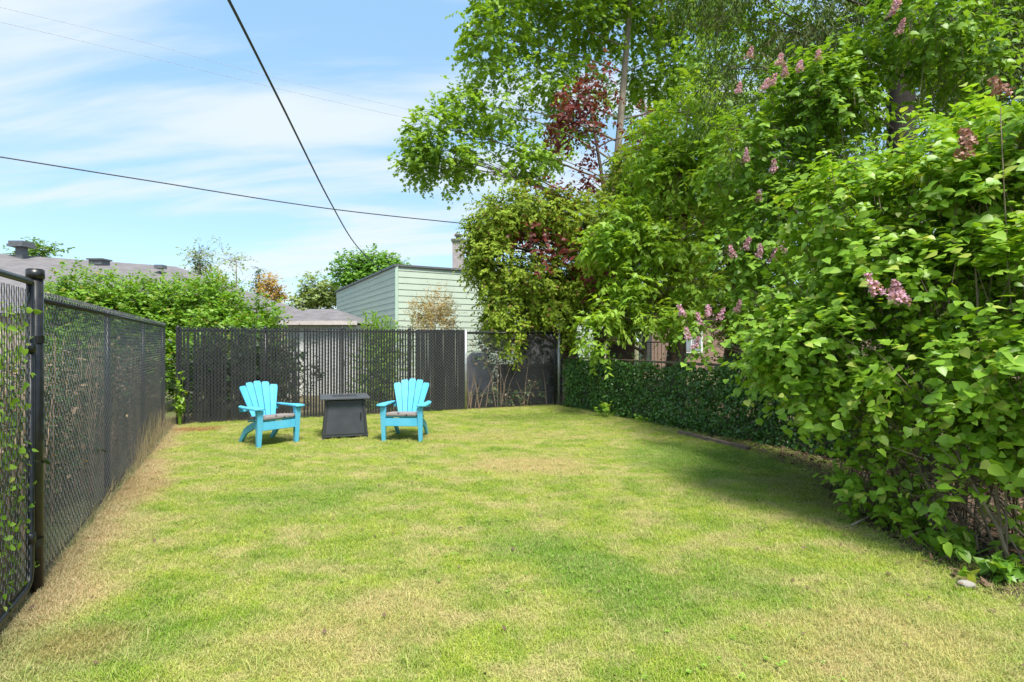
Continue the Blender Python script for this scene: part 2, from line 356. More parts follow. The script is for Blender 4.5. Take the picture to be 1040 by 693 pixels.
def add_twigs(o, tw, mat):
    old=o.data; o.data=merge_mesh(old.name,[old,tw],[old.materials[0],mat]); bpy.data.meshes.remove(old); bpy.data.meshes.remove(tw)
def norm(a): return a/(np.linalg.norm(a,axis=-1,keepdims=True)+1e-9)
def leaf_mesh(name, P, D, Nn, size, wid, tpl):
    T,Fs,n=tpl; D=norm(D); S=norm(np.cross(Nn,D)); Nn=np.cross(D,S)
    size=np.broadcast_to(size,(len(P),)).astype(float)
    V=P[:,None]+size[:,None,None]*(T[None,:,0:1]*D[:,None]+T[None,:,1:2]*wid*S[:,None]+T[None,:,2:3]*Nn[:,None])
    k=len(T); Fa=np.array(Fs,dtype=np.int64); FF=(np.arange(len(P))*k)[:,None,None]+Fa[None]
    return mesh_np(name,V.reshape(-1,3),FF.reshape(-1,n),n)
def wclumps(cl):
    out=[]
    for c in cl:
        px,py,d,rx,ry=c[:5]; rd=c[5] if len(c)>5 else None
        p=W(px,py,d); a=rx*d/F; bz=ry*d/F
        out.append((p,np.array([a, rd if rd else (a+bz)/2, bz])))
    return out
def foliage(name, parent, clumps, ntw, k, L, size, mat, wid=.8, tpl=RH, up=.8, out=.5, droop=.25, shell=.45, gap=.0, gscale=.9, spread=1.0, seed=0, jit=.5, cup=0.0, szvar=.4):
    """clumps: (centre, radii). Twigs spring in the clumps' outer part, leaves sit along each twig."""
    r=np.random.default_rng(seed+100)
    vol=np.array([(a[0]*a[1]*a[2])**(2/3) for _,a in clumps]); pr=vol/vol.sum()
    idx=r.choice(len(clumps),ntw,p=pr)
    C=np.array([c for c,_ in clumps])[idx]; A=np.array([a for _,a in clumps])[idx]
    u=norm(r.normal(size=(ntw,3))); q=r.uniform(size=(ntw,1))**shell
    # lumpy outline
    lump=np.array([noise.noise(Vector(tuple(u[i]*1.9+C[i]*.7))) for i in range(ntw)])[:,None]
    P=C+u*A*q*(1+.45*lump)
    if gap>0:
        nv=np.array([noise.noise(Vector(tuple(p*gscale))) for p in P]); keep=nv>gap-.5
        P=P[keep];u=u[keep];
    P[:,2]=np.maximum(P[:,2],.04)
    n=len(P)
    D=norm(u*.9+r.normal(size=(n,3))*.6+np.array([0,0,-droop+.15]))
    tw=L*r.uniform(.6,1.3,size=(n,1))
    s=np.tile(np.linspace(0.1,1,k),(n,1))+r.uniform(-.06,.06,size=(n,k))
    side=norm(np.cross(D,np.array([0,0,1.])+.2*r.normal(size=(n,3))))
    sg=np.where(np.arange(k)%2==0,1.,-1.)[None,:,None]
    PP=P[:,None]+D[:,None]*tw[:,None]*s[...,None]+np.array([0,0,-1.])*droop*(s**2)[...,None]*tw[:,None]*.6
    LD=D[:,None]*.55+side[:,None]*sg*spread+r.normal(size=(n,k,3))*jit*.6+np.array([0,0,-droop])
    LN_=np.array([0,0,1.])*up+u[:,None]*out+r.normal(size=(n,k,3))*jit*.75
    PP=PP.reshape(-1,3);LD=LD.reshape(-1,3);LN_=LN_.reshape(-1,3)
    sz=size*(1+szvar*r.uniform(-1,1,size=len(PP)))
    sz=np.where(r.uniform(size=len(PP))<.18,sz*.55,sz)
    me=leaf_mesh(name,PP,LD,LN_,sz,wid,tpl)
    o=link(name,me,mat,parent)
    return o,P,D*tw,C
LIMB=1
def branchwork(name, parent, mat, trunk_pts, trunk_r, clumps, extra=None, twigP=None, twigC=None, ntwig=0, seed=0, limb=.3, tr=.006, frac=(.35,.95), crown=None):
    """one mesh: tapered trunk, curved limbs out to each clump, twigs inside the crown"""
    rr=random.Random(seed); mb=MB()
    tp=[Vector(p) for p in trunk_pts]
    # smooth trunk
    pts=[];rad=[]
    for i in range(len(tp)-1):
        for s in range(4):
            t=s/4; pts.append(tp[i].lerp(tp[i+1],t)+Vector((rr.uniform(-1,1),rr.uniform(-1,1),0))*trunk_r[i]*.12); rad.append(trunk_r[i]*(1-t)+trunk_r[i+1]*t)
    pts.append(tp[-1]); rad.append(trunk_r[-1]); mb.tube(pts,rad,10)
    for c,a in clumps:
        c=Vector(tuple(c)); 
        # leave the trunk lower than the clump
        best=None
        for i,p in enumerate(pts):
            if p.z<c.z-.25*(c-p).length*0.6 or i==0: best=i
        i=best; s0=pts[i]; r0=min(rad[i]*.6, .014+.016*(c-s0).length)*limb/.3
        mid=s0.lerp(c,.5)+Vector((0,0,.12*(c-s0).length))+Vector((rr.uniform(-1,1),rr.uniform(-1,1),rr.uniform(-.5,.5)))*.08*(c-s0).length
        P=[]; R=[]
        for s in range(9):
            t=s/8; P.append(s0*(1-t)**2+mid*2*t*(1-t)+c*t*t+Vector((rr.uniform(-1,1),rr.uniform(-1,1),rr.uniform(-1,1)))*.02*(0 if s==0 else 1)); R.append(max(r0*(1-t*.85),.006))
        mb.tube(P,R,6)
        for q in range(5):
            e=c+Vector((rr.uniform(-1,1)*a[0],rr.uniform(-1,1)*a[1],rr.uniform(-.8,1)*a[2]))*.75
            st=P[rr.randint(4,7)]; md=st.lerp(e,.5)+Vector((rr.uniform(-1,1),rr.uniform(-1,1),rr.uniform(0,1)))*.1*(e-st).length
            mb.tube([st,st.lerp(md,.6),md.lerp(e,.3),e],[max(r0*.3,.008),max(r0*.22,.006),max(r0*.15,.005),.004],5)
    o=mb.build(name,mat,parent,smooth=True)
    if twigP is not None and ntwig:
        r=np.random.default_rng(seed); ii=r.choice(len(twigP),min(ntwig,len(twigP)),replace=False)
        P1=twigP[ii]; Cc=np.array([c for c,_ in clumps]); 
        d=((P1[:,None]-Cc[None])**2).sum(2); near=Cc[d.argmin(1)]
        f=r.uniform(frac[0],frac[1],size=(len(ii),1))*.6; P0=P1+(near-P1)*f; P0[:,2]-=.08*np.linalg.norm(P1-P0,axis=1)
        add_twigs(crown,sticks_mesh('twigs',P0,P1,tr,tr*.45),mat)
    return o
def tree(name,label,cat,base,tp,trr,clumps,fol,bark,group=None,ntwig=400,limb=.3,seed=0,tr=.006):
    t=thing(name,label,cat,tuple(base),0,group)
    o,P,D,C=foliage('crown',t,clumps,seed=seed,**fol)
    branchwork('trunk',t,bark,tp,trr,clumps,twigP=P,ntwig=ntwig,limb=limb,seed=seed,tr=tr,crown=o)
    return t

# leaf materials
L_maple=mat_leaf('maple_leaf',(.21,.38,.03),(.31,.48,.05),(.14,.28,.025),trans=.45,nscale=.7)
L_lilac=mat_leaf('lilac_leaf',(.20,.38,.030),(.31,.49,.055),(.14,.30,.026),trans=.42,nscale=1.6,rough=.4,odd=(.42,.50,.10),oddfrac=.08)
L_lilacd=mat_leaf('lilac_leaf_old',(.16,.31,.03),(.25,.42,.05),(.10,.22,.022),trans=.38,nscale=1.2)
L_cedar=mat_leaf('cedar_spray',(.20,.31,.026),(.34,.44,.05),(.12,.20,.02),trans=.4,nscale=1.5,rough=.7,spec=.2,odd=(.26,.17,.06),oddfrac=.05)
L_spruce=mat_leaf('spruce_needles',(.055,.10,.02),(.10,.15,.027),(.13,.10,.045),trans=.15,nscale=1.0,rough=.7,spec=.2)
L_ash=mat_leaf('young_ash_leaf',(.25,.44,.04),(.38,.54,.07),(.18,.36,.035),trans=.45,nscale=1.2)
L_burg=mat_leaf('burgundy_leaf',(.13,.028,.028),(.22,.05,.045),(.07,.03,.02),trans=.4,nscale=1.2)
L_mid=mat_leaf('mid_green_leaf',(.15,.29,.025),(.24,.40,.04),(.09,.19,.02),trans=.35,nscale=.9)
L_hedge=mat_leaf('ivy_leaf',(.05,.14,.025),(.11,.24,.045),(.03,.09,.018),trans=.25,nscale=2.5,rough=.35,spec=.5,odd=(.12,.22,.05),oddfrac=.05)
L_bush=mat_leaf('bright_bush_leaf',(.15,.32,.022),(.25,.43,.04),(.09,.21,.018),trans=.4,nscale=1.2,odd=(.35,.33,.06),oddfrac=.05)
L_far=mat_leaf('far_tree_leaf',(.12,.24,.04),(.19,.32,.06),(.08,.17,.03),trans=.4,nscale=.5)
L_gold=mat_leaf('golden_twig_leaf',(.36,.26,.09),(.50,.36,.14),(.25,.24,.07),trans=.4,nscale=1)
L_pink=mat_leaf('lilac_flower',(.52,.28,.40),(.66,.42,.52),(.42,.22,.28),trans=.3,nscale=3,rough=.7)
L_dark=mat_leaf('shade_leaf',(.02,.05,.014),(.04,.085,.02),(.05,.045,.02),trans=.2,nscale=1.5)

# ---- the maple
base=np.array([5.30,24.6,0])
MK=1.42
mc=wclumps([(a_[0],a_[1],a_[2]*MK,a_[3],a_[4])+((a_[5]*MK,) if len(a_)>5 else ()) for a_ in [(448,152,16.0,40,44,1.2),(440,130,16,26,24,.9),(462,170,16,26,24,.9),(425,160,16,22,30,.7),(500,40,16.5,40,50,1.5),(505,110,16.3,32,38,1.2),(530,10,17,50,40,1.8),(555,90,17,38,40,1.4),(590,20,17.5,50,50,2),(545,155,16.5,40,24,1.2),
  (640,10,18,70,40,2.2),(690,60,18,50,50,2),(700,0,18,60,40,2),(600,-70,17,110,70,3),(700,-90,18,90,70,3),(510,-60,17,50,60,2),(720,120,18.5,40,40,1.6),(585,110,18,34,36,1.4),(490,170,16.3,22,14,.6),(522,172,16.4,28,16,.8),(470,110,16.2,22,24,.9),(650,90,19,40,40,1.5)]])
tree('maple_tree','tall bright green maple with pale trunk rising behind the cedars','tree',base,
  [base,W(624,190,24.4),W(632,100,24.4),W(640,0,24.4),W(650,-120,24.4)],[.32,.18,.15,.12,.05],mc,
  dict(ntw=12500,k=9,L=.5,size=.15,mat=L_maple,wid=.95,tpl=MP,up=.9,out=.5,droop=.3,gap=.33,gscale=.8),M_barkp,ntwig=1500,seed=3,tr=.011,limb=.15)

# ---- burgundy tree
base=W(618,380,15.5); base[2]=0
bc=wclumps([(590,100,15.3,22,28,.6),(590,135,15.3,30,26,.7),(570,120,15.2,16,22,.5),(612,85,15.5,16,22,.5),(600,185,15.3,22,14,.5),(655,135,15.5,12,26,.5),(545,235,12.6,34,16,.5),(590,258,12.5,34,18,.5),(540,262,12.4,26,14,.4),(620,285,12.6,30,16,.5),(655,195,15,26,26,.6),(640,150,15,14,22,.4),(672,160,14.5,14,14,.4),(690,205,14,20,16,.5),(560,200,13,18,14,.4)])
tree('burgundy_plum_tree','sparse burgundy leaved tree growing up through the cedar crown','tree',base,
  [base,W(622,260,15.3),W(610,170,15.3),W(596,90,15.3)],[.12,.08,.05,.02],bc,
  dict(ntw=950,k=8,L=.34,size=.11,mat=L_burg,wid=.7,up=.6,out=.5,droop=.4,gap=.34,gscale=1.8),M_bark,ntwig=250,seed=5)

# ---- cedars in a row behind the low fence
ced=[('broad yellow green cedar overhanging the open mesh fence corner',592,13.4,
       [(505,225,12.9,28,30),(540,215,13,40,24),(580,225,13.2,40,28),(500,270,12.8,26,34),(540,285,12.9,36,30),(505,315,12.6,16,30,.4),(590,280,13.3,36,34),(560,310,13,38,22),(522,335,12.5,10,26,.3),(610,315,13.2,24,18),(487,245,12.9,16,30,.4),(575,345,12.6,16,12,.3)],7500),
     ('dark cedar with a reddish trunk, second from the fence corner',630,13.6,[(630,225,13.6,34,40),(640,285,13.5,36,34),(640,180,13.8,24,30),(625,325,13.5,20,16)],3400),
     ('dark cedar with a straight trunk behind the middle of the ivy fence',682,13.9,[(680,230,14,38,40),(690,285,13.9,38,34),(680,175,14.2,28,36),(690,320,13.8,24,14)],3400),
     ('shaded cedar with its lower trunk beside the pink lilac flowers',738,14.2,[(740,220,14.2,40,44),(745,285,14,42,36),(740,160,14.5,30,40),(750,330,13.8,26,14)],3400)]
for i,(lab,px,d,cl,n) in enumerate(ced):
    b0=W(px,380,d); b0[2]=0; r0=.26 if i!=1 else .36
    t=thing('cedar_tree',lab,'tree',tuple(b0),0,'cedars behind the low ivy fence')
    C=wclumps(cl)
    # cedar foliage: drooping flat sprays
    o,P,D,_=foliage('crown',t,C,ntw=n,k=10,L=.26,size=.088,mat=L_cedar,wid=.55,tpl=RH,up=.4,out=.9,droop=.5,gap=.24,gscale=1.7,spread=.7,seed=20+i,shell=.4)
    top=Vector((b0[0]+.1,b0[1],b0[2]+5.2))
    branchwork('trunk',t,M_barkc,[b0,(b0[0]+(.12 if i else -.45),b0[1]-.1,1.6),(b0[0]+.1,b0[1],3.2),top],[r0,r0*.75,r0*.5,.05],C,twigP=P,ntwig=260,seed=30+i,crown=o)
    if i==0:
        mb=MB()
        for (x0,x1,dy) in ((.25,.75,.1),(-.3,-.9,0.),(.5,.35,.3)):
            mb.tube([(b0[0]+x0*.4,b0[1]+dy,0),(b0[0]+x0,b0[1]+dy,.9),(b0[0]+x1,b0[1]+dy,2.2),(b0[0]+x1*1.2,b0[1]+dy,3.4)],[.15,.12,.1,.03],8)
        mb.build('side_trunk',M_barkc,t,smooth=True)

# ---- light green sapling in front of the cedars
base=W(650,395,11.9); base[2]=0
ac=wclumps([(625,225,11.4,30,24),(610,250,11.3,22,18),(655,250,11.4,28,22),(700,240,11.2,36,20),(640,290,11.3,26,16),(628,320,11.1,40,18),(680,325,11.2,30,14),(700,130,11.8,36,40),(680,180,11.6,34,30),(728,170,11.6,30,40),(735,225,11.3,20,20),(610,345,11,18,16),(710,290,11.2,22,14),(660,150,11.8,24,30)])
tree('ash_sapling','lime green leafed sapling with thin arching branches in front of the cedars','tree',base,
  [base,W(655,340,11.8),W(672,260,11.7),W(690,180,11.7),W(700,110,11.8)],[.06,.05,.035,.025,.012],ac,
  dict(ntw=2500,k=9,L=.34,size=.14,mat=L_ash,wid=.5,tpl=LN,up=.9,out=.3,droop=.35,gap=.28,gscale=1.5),M_twig,ntwig=400,seed=8,limb=.35)

# ---- spruce on the right
base=np.array([7.35,10.0,0])
sc=[]
rr=random.Random(4)
for px,py,rx,ry in [(760,20,50,34),(820,30,50,36),(880,30,40,40),(960,20,50,40),(740,70,30,30),(790,90,36,34),(850,80,34,34),(960,100,40,44),(1010,60,40,50),(730,130,26,26),(840,140,36,36),(780,160,36,36),(880,170,30,34),(1000,150,40,50),(720,-30,60,40),(820,-60,80,50),(930,-60,80,50),(760,-110,80,50),(900,-130,90,60),(960,190,30,30)]:
    sc+=wclumps([(px,py,10.3+rr.uniform(-.9,1.2),rx,ry)])
tree('spruce_tree','huge dark spruce with thick trunk and drooping boughs above the lilacs','tree',base,
  [base,(7.3,10,2.5),W(915,140,10),W(918,0,10),W(922,-220,10)],[.36,.28,.23,.19,.08],sc,
  dict(ntw=8500,k=12,L=.42,size=.10,mat=L_spruce,wid=.22,tpl=RH,up=.3,out=.4,droop=.9,gap=.33,gscale=1.2,spread=.6),M_barkd,ntwig=900,seed=9,tr=.007,limb=.12)

# ---- backdrop trees to the right, beyond the fence
bk=[('dense mid green tree behind the spruce at the right edge','L',(9.3,10.5,0),[(985,40,11.5,60,60),(1040,110,11.5,50,70),(1000,130,12,40,50),(1000,210,11.5,60,50),(940,-60,12,100,60),(1060,0,11,60,80),(880,-20,12,50,34),(840,60,12,40,40),(960,-10,11.5,60,40),(800,20,12.5,50,40),(760,-10,12.5,50,40),(900,-60,12,60,40),(1000,20,11.5,60,50)],5200),
    ('shaded green tree between the cedars and the spruce','tree',(4.9,15.5,0),[(800,150,14,60,50),(770,230,14,50,50),(830,220,13.5,50,50),(790,300,13.5,55,36),(860,280,13,60,50),(750,90,15,40,46),(770,20,15,44,40),(720,60,15.5,30,40)],2300)]
for i,(lab,_,b0,cl,n) in enumerate(bk):
    C=wclumps(cl); b0=np.array(b0,float)
    tree('deciduous_tree',lab,'tree',b0,[b0,b0+(0,0,2.5),b0+(.2,0,5)],[.2,.15,.06],C,
      dict(ntw=n,k=9,L=.4,size=.11,mat=L_mid,wid=.7,up=.8,out=.5,droop=.3,gap=.30,gscale=1.1),M_bark,ntwig=300,seed=40+i)

# ---- lilacs
def florets(parent, pts, seed=0, R=.055, Hh=.15, n=90, mat=None):
    for j,p in enumerate(pts):
        r=np.random.default_rng(seed+j); z=r.uniform(0,1,n); a=r.uniform(0,2*PI,n); rad=R*(1-z*.75)*r.uniform(.6,1.1,n)
        tilt=r.uniform(-.5,.5,2)
        P=np.stack([np.cos(a)*rad+z*Hh*tilt[0],np.sin(a)*rad+z*Hh*tilt[1],z*Hh],1)+np.array(p)
        D=r.normal(size=(n,3)); Nn=np.stack([np.cos(a),np.sin(a),.4+0*a],1)+r.normal(size=(n,3))*.5
        link('flower_cluster',leaf_mesh('flower_cluster',P,D,Nn,.026,1.0,RH),mat or L_pink,parent)
def lilac(name,label,base,C,fol,nst,fl,seed,nlow=0,spreadx=.5,spready=.5,group=None):
    t=thing(name,label,'shrub',tuple(base),0,group)
    o,P,D,_=foliage('crown',t,C,seed=seed,**fol)
    rr=random.Random(seed); mb=MB()
    for i in range(nst):
        c,a=C[rr.randrange(len(C))]; e=Vector(tuple(c))+Vector((rr.uniform(-1,1)*a[0],rr.uniform(-1,1)*a[1],rr.uniform(-1,.6)*a[2]))*.7
        s=Vector((max(3.25+.0*i,base[0]+max(-1.4,min(1.4,rr.gauss(0,1)))*spreadx),base[1]+max(-1.2,min(1.4,rr.gauss(0,1)))*spready,0))
        md=Vector((s.x*.75+e.x*.25,s.y*.75+e.y*.25,e.z*.62)); r0=rr.uniform(.005,.013)
        pts=[];rad=[]
        for q in range(8):
            u=q/7; pts.append(s*(1-u)**2+md*2*u*(1-u)+e*u*u+Vector((rr.uniform(-1,1),rr.uniform(-1,1),rr.uniform(-1,1)))*.03); rad.append(r0*(1-.75*u))
        mb.tube(pts,rad,6)
        for z in range(3):
            k=rr.randint(2,6); b2=pts[k]+Vector((rr.uniform(-1,1),rr.uniform(-1,1),rr.uniform(-.1,.9)))*.4
            mb.tube([pts[k],pts[k].lerp(b2,.5)+Vector((0,0,.03)),b2],[rad[k]*.6,rad[k]*.4,.002],4)
    mb.build('stems',M_twig,t,smooth=True)
    r=np.random.default_rng(seed); ii=r.choice(len(P),min(900,len(P)),replace=False); P1=P[ii]
    d=np.linalg.norm(P1-np.array([base[0],base[1],0]),axis=1,keepdims=True); dirb=norm(np.array([base[0],base[1],-.6])-P1)
    add_twigs(o,sticks_mesh('twigs',P1+dirb*.28+r.normal(size=P1.shape)*.05,P1,.0045,.002),M_twig)
    florets(t,[W(f[0],f[1],f[2]-.15) for f in fl],seed,R=.052,Hh=.16,n=130)
    return t
fc=wclumps([(860,215,4.9,44,50),(930,200,4.6,50,48),(1000,220,4.3,46,56),(1030,130,4.2,30,50),(900,270,4.6,60,36),(980,300,4.2,60,46),(840,300,5.0,44,34),(820,345,4.9,46,30),(880,350,4.5,54,34),(835,400,4.8,34,26),(880,400,4.4,34,22),(960,380,4.0,60,36),(1025,380,3.6,40,46),(1000,435,3.7,38,26),(1040,300,3.8,40,60),(1045,450,3.5,22,26),(950,150,5.2,34,26),(1010,170,4.8,50,40),(1060,400,3.5,30,60),(790,370,5.2,24,22),(1075,200,4.2,40,80)])
lilac('lilac_bush','big bright green lilac bush spilling over the lawn at the right',(3.75,4.35,0),fc,
  dict(ntw=5000,k=8,L=.30,size=.064,mat=L_lilac,wid=.92,tpl=HT,up=.85,out=.8,droop=.22,gap=.36,gscale=2.5,shell=.33,jit=.45,szvar=.45),64,
  [(893,300,4.1),(908,306,4.1),(918,310,4.15)],60,spreadx=.42,spready=.75)
# low leaves of the same thicket
fc2=wclumps([(870,480,4.6,16,26),(905,500,4.3,14,20),(930,470,4.2,18,18),(960,500,3.8,16,14),(890,440,4.5,24,16),(1000,480,3.7,20,14)])
lilac('lilac_shrub','low lilac suckers with few leaves under the big lilac bush',(3.6,4.6,0),fc2,
  dict(ntw=150,k=7,L=.2,size=.062,mat=L_lilac,wid=.95,tpl=HT,up=1,out=.4,droop=.3,gap=.1,gscale=2,jit=.4),46,[],61,spreadx=.4,spready=.7)
fb=wclumps([(790,290,7.4,52,30,.7),(760,250,7.6,34,24,.5),(800,220,7.8,50,40,.8),(845,195,7.6,46,40,.8),(760,160,8.2,44,40,.8),(820,110,8.0,50,44,.9),(845,90,7.8,40,40,.8),(780,340,6.8,44,24,.6),(740,345,7.4,38,14,.5),(820,370,6.3,40,26,.5),(965,70,7.6,34,40,.8),(940,20,7.4,50,40,.8),(710,330,7.8,18,10,.4)])
lilac('lilac_bush','tall darker lilac with pink flower clusters behind the ivy fence',(5.4,7.9,0),fb,
  dict(ntw=3300,k=8,L=.32,size=.080,mat=L_lilacd,wid=.95,tpl=HT,up=1.0,out=.55,droop=.35,gap=.30,gscale=1.6,shell=.38,jit=.42),46,
  [(694,322,7.4),(700,345,7.3),(712,330,7.3),(720,322,7.3),(730,326,7.3),(705,355,7.3),(745,262,7.2),(757,254,7.2),(770,262,7.1),(784,266,7.1),(795,257,7.1),(748,318,7.2),
   (760,60,7.6),(790,66,7.4),(797,78,7.4),(783,88,7.4),(775,92,7.4),(830,62,7.3),(750,95,7.6),(785,175,7.3),(757,165,7.5),(910,8,7.0),(903,18,7.0),(912,36,7.0),(770,205,7.4),(812,72,7.3)],62,spreadx=.5,spready=.8)
# spent brown flower cluster on the front bush
o=thing('lilac_branch','leaning lilac branch with spent brown flower head, right edge','branch',(3.5,4.0,0))
mb=MB(); mb.tube([(3.95,4.2,0),W(1036,420,4.0),W(1026,300,3.95),W(1020,200,3.9),W(1016,110,3.9)],[.007,.006,.006,.005,.003],6); mb.tube([(3.96,4.3,0),W(1044,380,4.1),W(1034,300,4.1),W(1012,230,4.0)],[.007,.006,.005,.003],6); mb.build('stem',M_twig,o,smooth=True)
M_spent=mat_leaf('spent_flower',(.28,.14,.10),(.38,.20,.15),trans=.2)
florets(o,[W(978,160,3.9),W(984,148,3.9),W(1020,96,3.85)],77,R=.06,Hh=.13,n=160,mat=M_spent)

# ------------------------------------------------------------------ ivy-covered low fence
def alongf(P0,P1,s,off=0,z=0):
    d=(P1-P0); L=np.linalg.norm(d); d=d/L; n=np.array([-d[1],d[0],0]); return P0+d*s+n*off+np.array([0,0,z])
def chain(P0,P1,z0,z1,w=.036,r=.0021,name='mesh_wire',parent=None,mat=None,yo=.004,tips=True):
    d=P1-P0; L=np.linalg.norm(d); d=d/L; nn=np.array([-d[1],d[0],0]); nw=int(L/w); ns=int((z1-z0)/w)
    z=z0+np.arange(ns+1)*w
    a=[];b=[]
    for i in range(nw):
        ph=(np.arange(ns+1)+i)%2
        x=i*w+ph*w
        p=P0[None]+d[None]*x[:,None]+nn[None]*(np.where(ph==0,-yo,yo))[:,None]; p=p+np.array([0,0,1.])*z[:,None]
        a.append(p[:-1]); b.append(p[1:])
        if tips:
            q=p[-1]; a.append(q[None]); b.append((q+np.array([0,0,.03])+d*w*.35)[None])
            a.append((q+np.array([0,0,.03])+d*w*.35)[None]); b.append((q+np.array([0,0,.012])+d*w*.75)[None])
    a=np.concatenate(a);b=np.concatenate(b)
    return link(name,sticks_mesh(name,a,b,r,r,4),mat or M_wire,parent)
def post(mb,p,h,r=.03):
    p=np.array(p); mb.tube([p,p+(0,0,h)],r,14)
def cap(mb,p,h,r=.034):
    p=np.array(p)
    mb.tube([p+(0,0,h-.045),p+(0,0,h+.010)],r,18); mb.tube([p+(0,0,h+.010),p+(0,0,h+.016),p+(0,0,h+.019)],[r*.97,r*.8,r*.3],18)
t=thing('low_wire_fence','low wire fence with rusty top rail, covered in dark ivy','fence',tuple((B0+B1)/2))
M_rust=mat_simple('rusty_rail',(.20,.13,.09),(.11,.08,.06),rough=.8,scale=12)
chain(B0,B1,.03,1.12,parent=t,tips=False,w=.05)
mb=MB(); mb.tube([B0+(0,0,1.15),B1+(0,0,1.15)],.021,8); mb.build('top_rail',M_rust,t,smooth=True)
for s in (.05,2.6,5.2,7.8,10.2):
    mb=MB(); post(mb,alongf(B0,B1,s,.03),1.18,.025); mb.build('post',M_rust,t,smooth=True)
# ivy
t=thing('ivy_hedge','dark glossy ivy hedge covering the low fence along the lawn','hedge',tuple((B0+B1)/2))
r=np.random.default_rng(5); Lh=np.linalg.norm(B1-B0); n=36000
s=r.uniform(0,Lh,n); keep=(s<8.6)|(r.uniform(size=n)<.5); s=s[keep]; n=len(s)
zt=r.uniform(0.02,1.0,n)*(1.12+.10*np.array([noise.noise(Vector((a*2.3,7,0))) for a in s])); sh=r.uniform(size=n)<.012; zt=np.where(sh,r.uniform(1.1,1.32,n),zt); d=(B1-B0)/Lh; nn=np.array([d[1],-d[0],0]); nn=-nn if nn[0]>0 else nn
lump=np.array([noise.noise(Vector((a*1.6,b*1.9,0)))*.10+noise.noise(Vector((a*5,b*5,3)))*.05 for a,b in zip(s,zt)])
off=.05+lump+r.uniform(-.10,.05,n)
P=B0+d*s[:,None]+nn*off[:,None]+np.array([0,0,1.])*zt[:,None]
D=np.stack([r.normal(size=n)*.6,r.normal(size=n)*.6,-np.abs(r.normal(size=n))],1); Nn=nn+np.array([0,0,.5])+r.normal(size=(n,3))*.55
link('leaves',leaf_mesh('leaves',P,D,Nn,.042*(1+.3*r.uniform(-1,1,n)),.95,HT),L_hedge,t)
ns=500; a=r.uniform(0,Lh,ns); P0=B0+d*a[:,None]; P1=P0+d*(r.normal(size=(ns,1))*.25)+np.array([0,0,1.])*r.uniform(.5,1.1,(ns,1))
link('stems',sticks_mesh('stems',P0,P1,.006,.003,4),M_bark,t)
# the darker meshed end of the ivy by the corner post
# dark hedge mass behind right thicket so no bare view under the bushes
tree('privet_shrub','dark shrub filling the gap behind the ivy fence on the right','shrub',np.array([6.9,4.8,0]),[(6.9,4.8,0),(6.9,4.8,.8),(7,4.8,1.6)],[.05,.04,.02],
   [(np.array([6.7,5.6,1.2]),np.array([.6,1.2,1.1])),(np.array([7.2,3.9,1.3]),np.array([.6,1.2,1.2])),(np.array([6.2,7.2,1.5]),np.array([.6,1.0,1.0]))],
   dict(ntw=1500,k=8,L=.3,size=.08,mat=L_dark,wid=.7,gap=.1),M_bark,seed=50)
tree('privet_shrub','dark twiggy shrub behind the ivy fence below the pink flowers','shrub',np.array([4.9,9.9,0]),[(4.9,9.9,0),(4.9,9.9,.8),(4.9,9.9,1.3)],[.05,.04,.02],
   [(np.array([4.7,10.0,1.15]),np.array([.8,.6,.55])),(np.array([5.8,8.6,1.4]),np.array([.6,.8,.9]))],
   dict(ntw=500,k=8,L=.3,size=.07,mat=L_dark,wid=.7,gap=.3),M_bark,seed=51)

# ------------------------------------------------------------------ tall chain-link fences
# left
t=thing('chain_link_fence','long black chain link fence running down the left side','fence',tuple(A0))
chain(A0+udir*.05,A1,.03,1.85,parent=t,r=.0024)
mb=MB(); mb.tube([A0+(0,0,1.80),A1+(0,0,1.80)],.017,10); mb.build('top_rail',M_black,t,smooth=True)
mb=MB(); mb.tube([A0+(0,0,.06),A1+(0,0,.06)],.003,6); mb.build('tension_wire',M_black,t)
Ll=np.linalg.norm(A1-A0)
for s in (2.4,4.8,Ll):
    p=A0+udir*s+np.array([-udir[1],udir[0],0])*.045
    mb=MB(); post(mb,p,1.82,.026); cap(mb,p,1.83,.03); mb.build('post',M_black,t,smooth=True)
mb=MB(); post(mb,A0,1.97,.040); q=mb.build('gate_post',M_black,t,smooth=True)
mb=MB(); cap(mb,A0,1.97,.046); mb.build('post_cap',M_black,q,smooth=True)
for z in (1.55,.95,.3):
    mb=MB(); mb.tube([A0+(0,0,z-.022),A0+(0,0,z+.022)],.045,14); e=A0+udir*.085; mb.box(tuple(e*.5+A0*.5+(0,0,z)),(.10,.03,.034),Matrix.Rotation(math.atan2(udir[1],udir[0]),3,'Z'))
    mb.tube([e+np.array([.03,-.03,z]),e+np.array([-.03,.03,z])],.012,8); mb.build('clamp',M_black,t)
# gate to the near left
Gd=np.array([-udir[0],-udir[1],0]); G0=A0+Gd*.09; G1=A0+Gd*1.25
t=thing('chain_link_gate','black chain link gate with ivy pushing through, far left foreground','gate',tuple(G0))
chain(G0,G1,.12,1.87,parent=t,r=.0024,tips=False)
def rounded(z0,z1,c=.09):
    pts=[]
    a,b_=G0,G1
    for (p,z) in ((a,z1-.02),(a+Gd*.006,z1-.006),(a+Gd*.02,z1),(b_-Gd*c,z1),(b_-Gd*c*.3,z1-c*.3),(b_,z1-c),(b_,z0+c),(b_-Gd*c*.3,z0+c*.3),(b_-Gd*c,z0),(a+Gd*c,z0),(a+Gd*c*.3,z0+c*.3),(a,z0+c),(a,z1-.02)): pts.append(p+np.array([0,0,z]))
    return pts
mb=MB(); mb.tube(rounded(.07,1.90),.02,10); mb.build('frame',M_black,t,smooth=True)
for z in (1.5,.35):
    mb=MB(); mb.tube([G0+(0,0,z-.03),G0+(0,0,z+.03)],.027,10); mb.build('hinge',M_black,t,smooth=True)
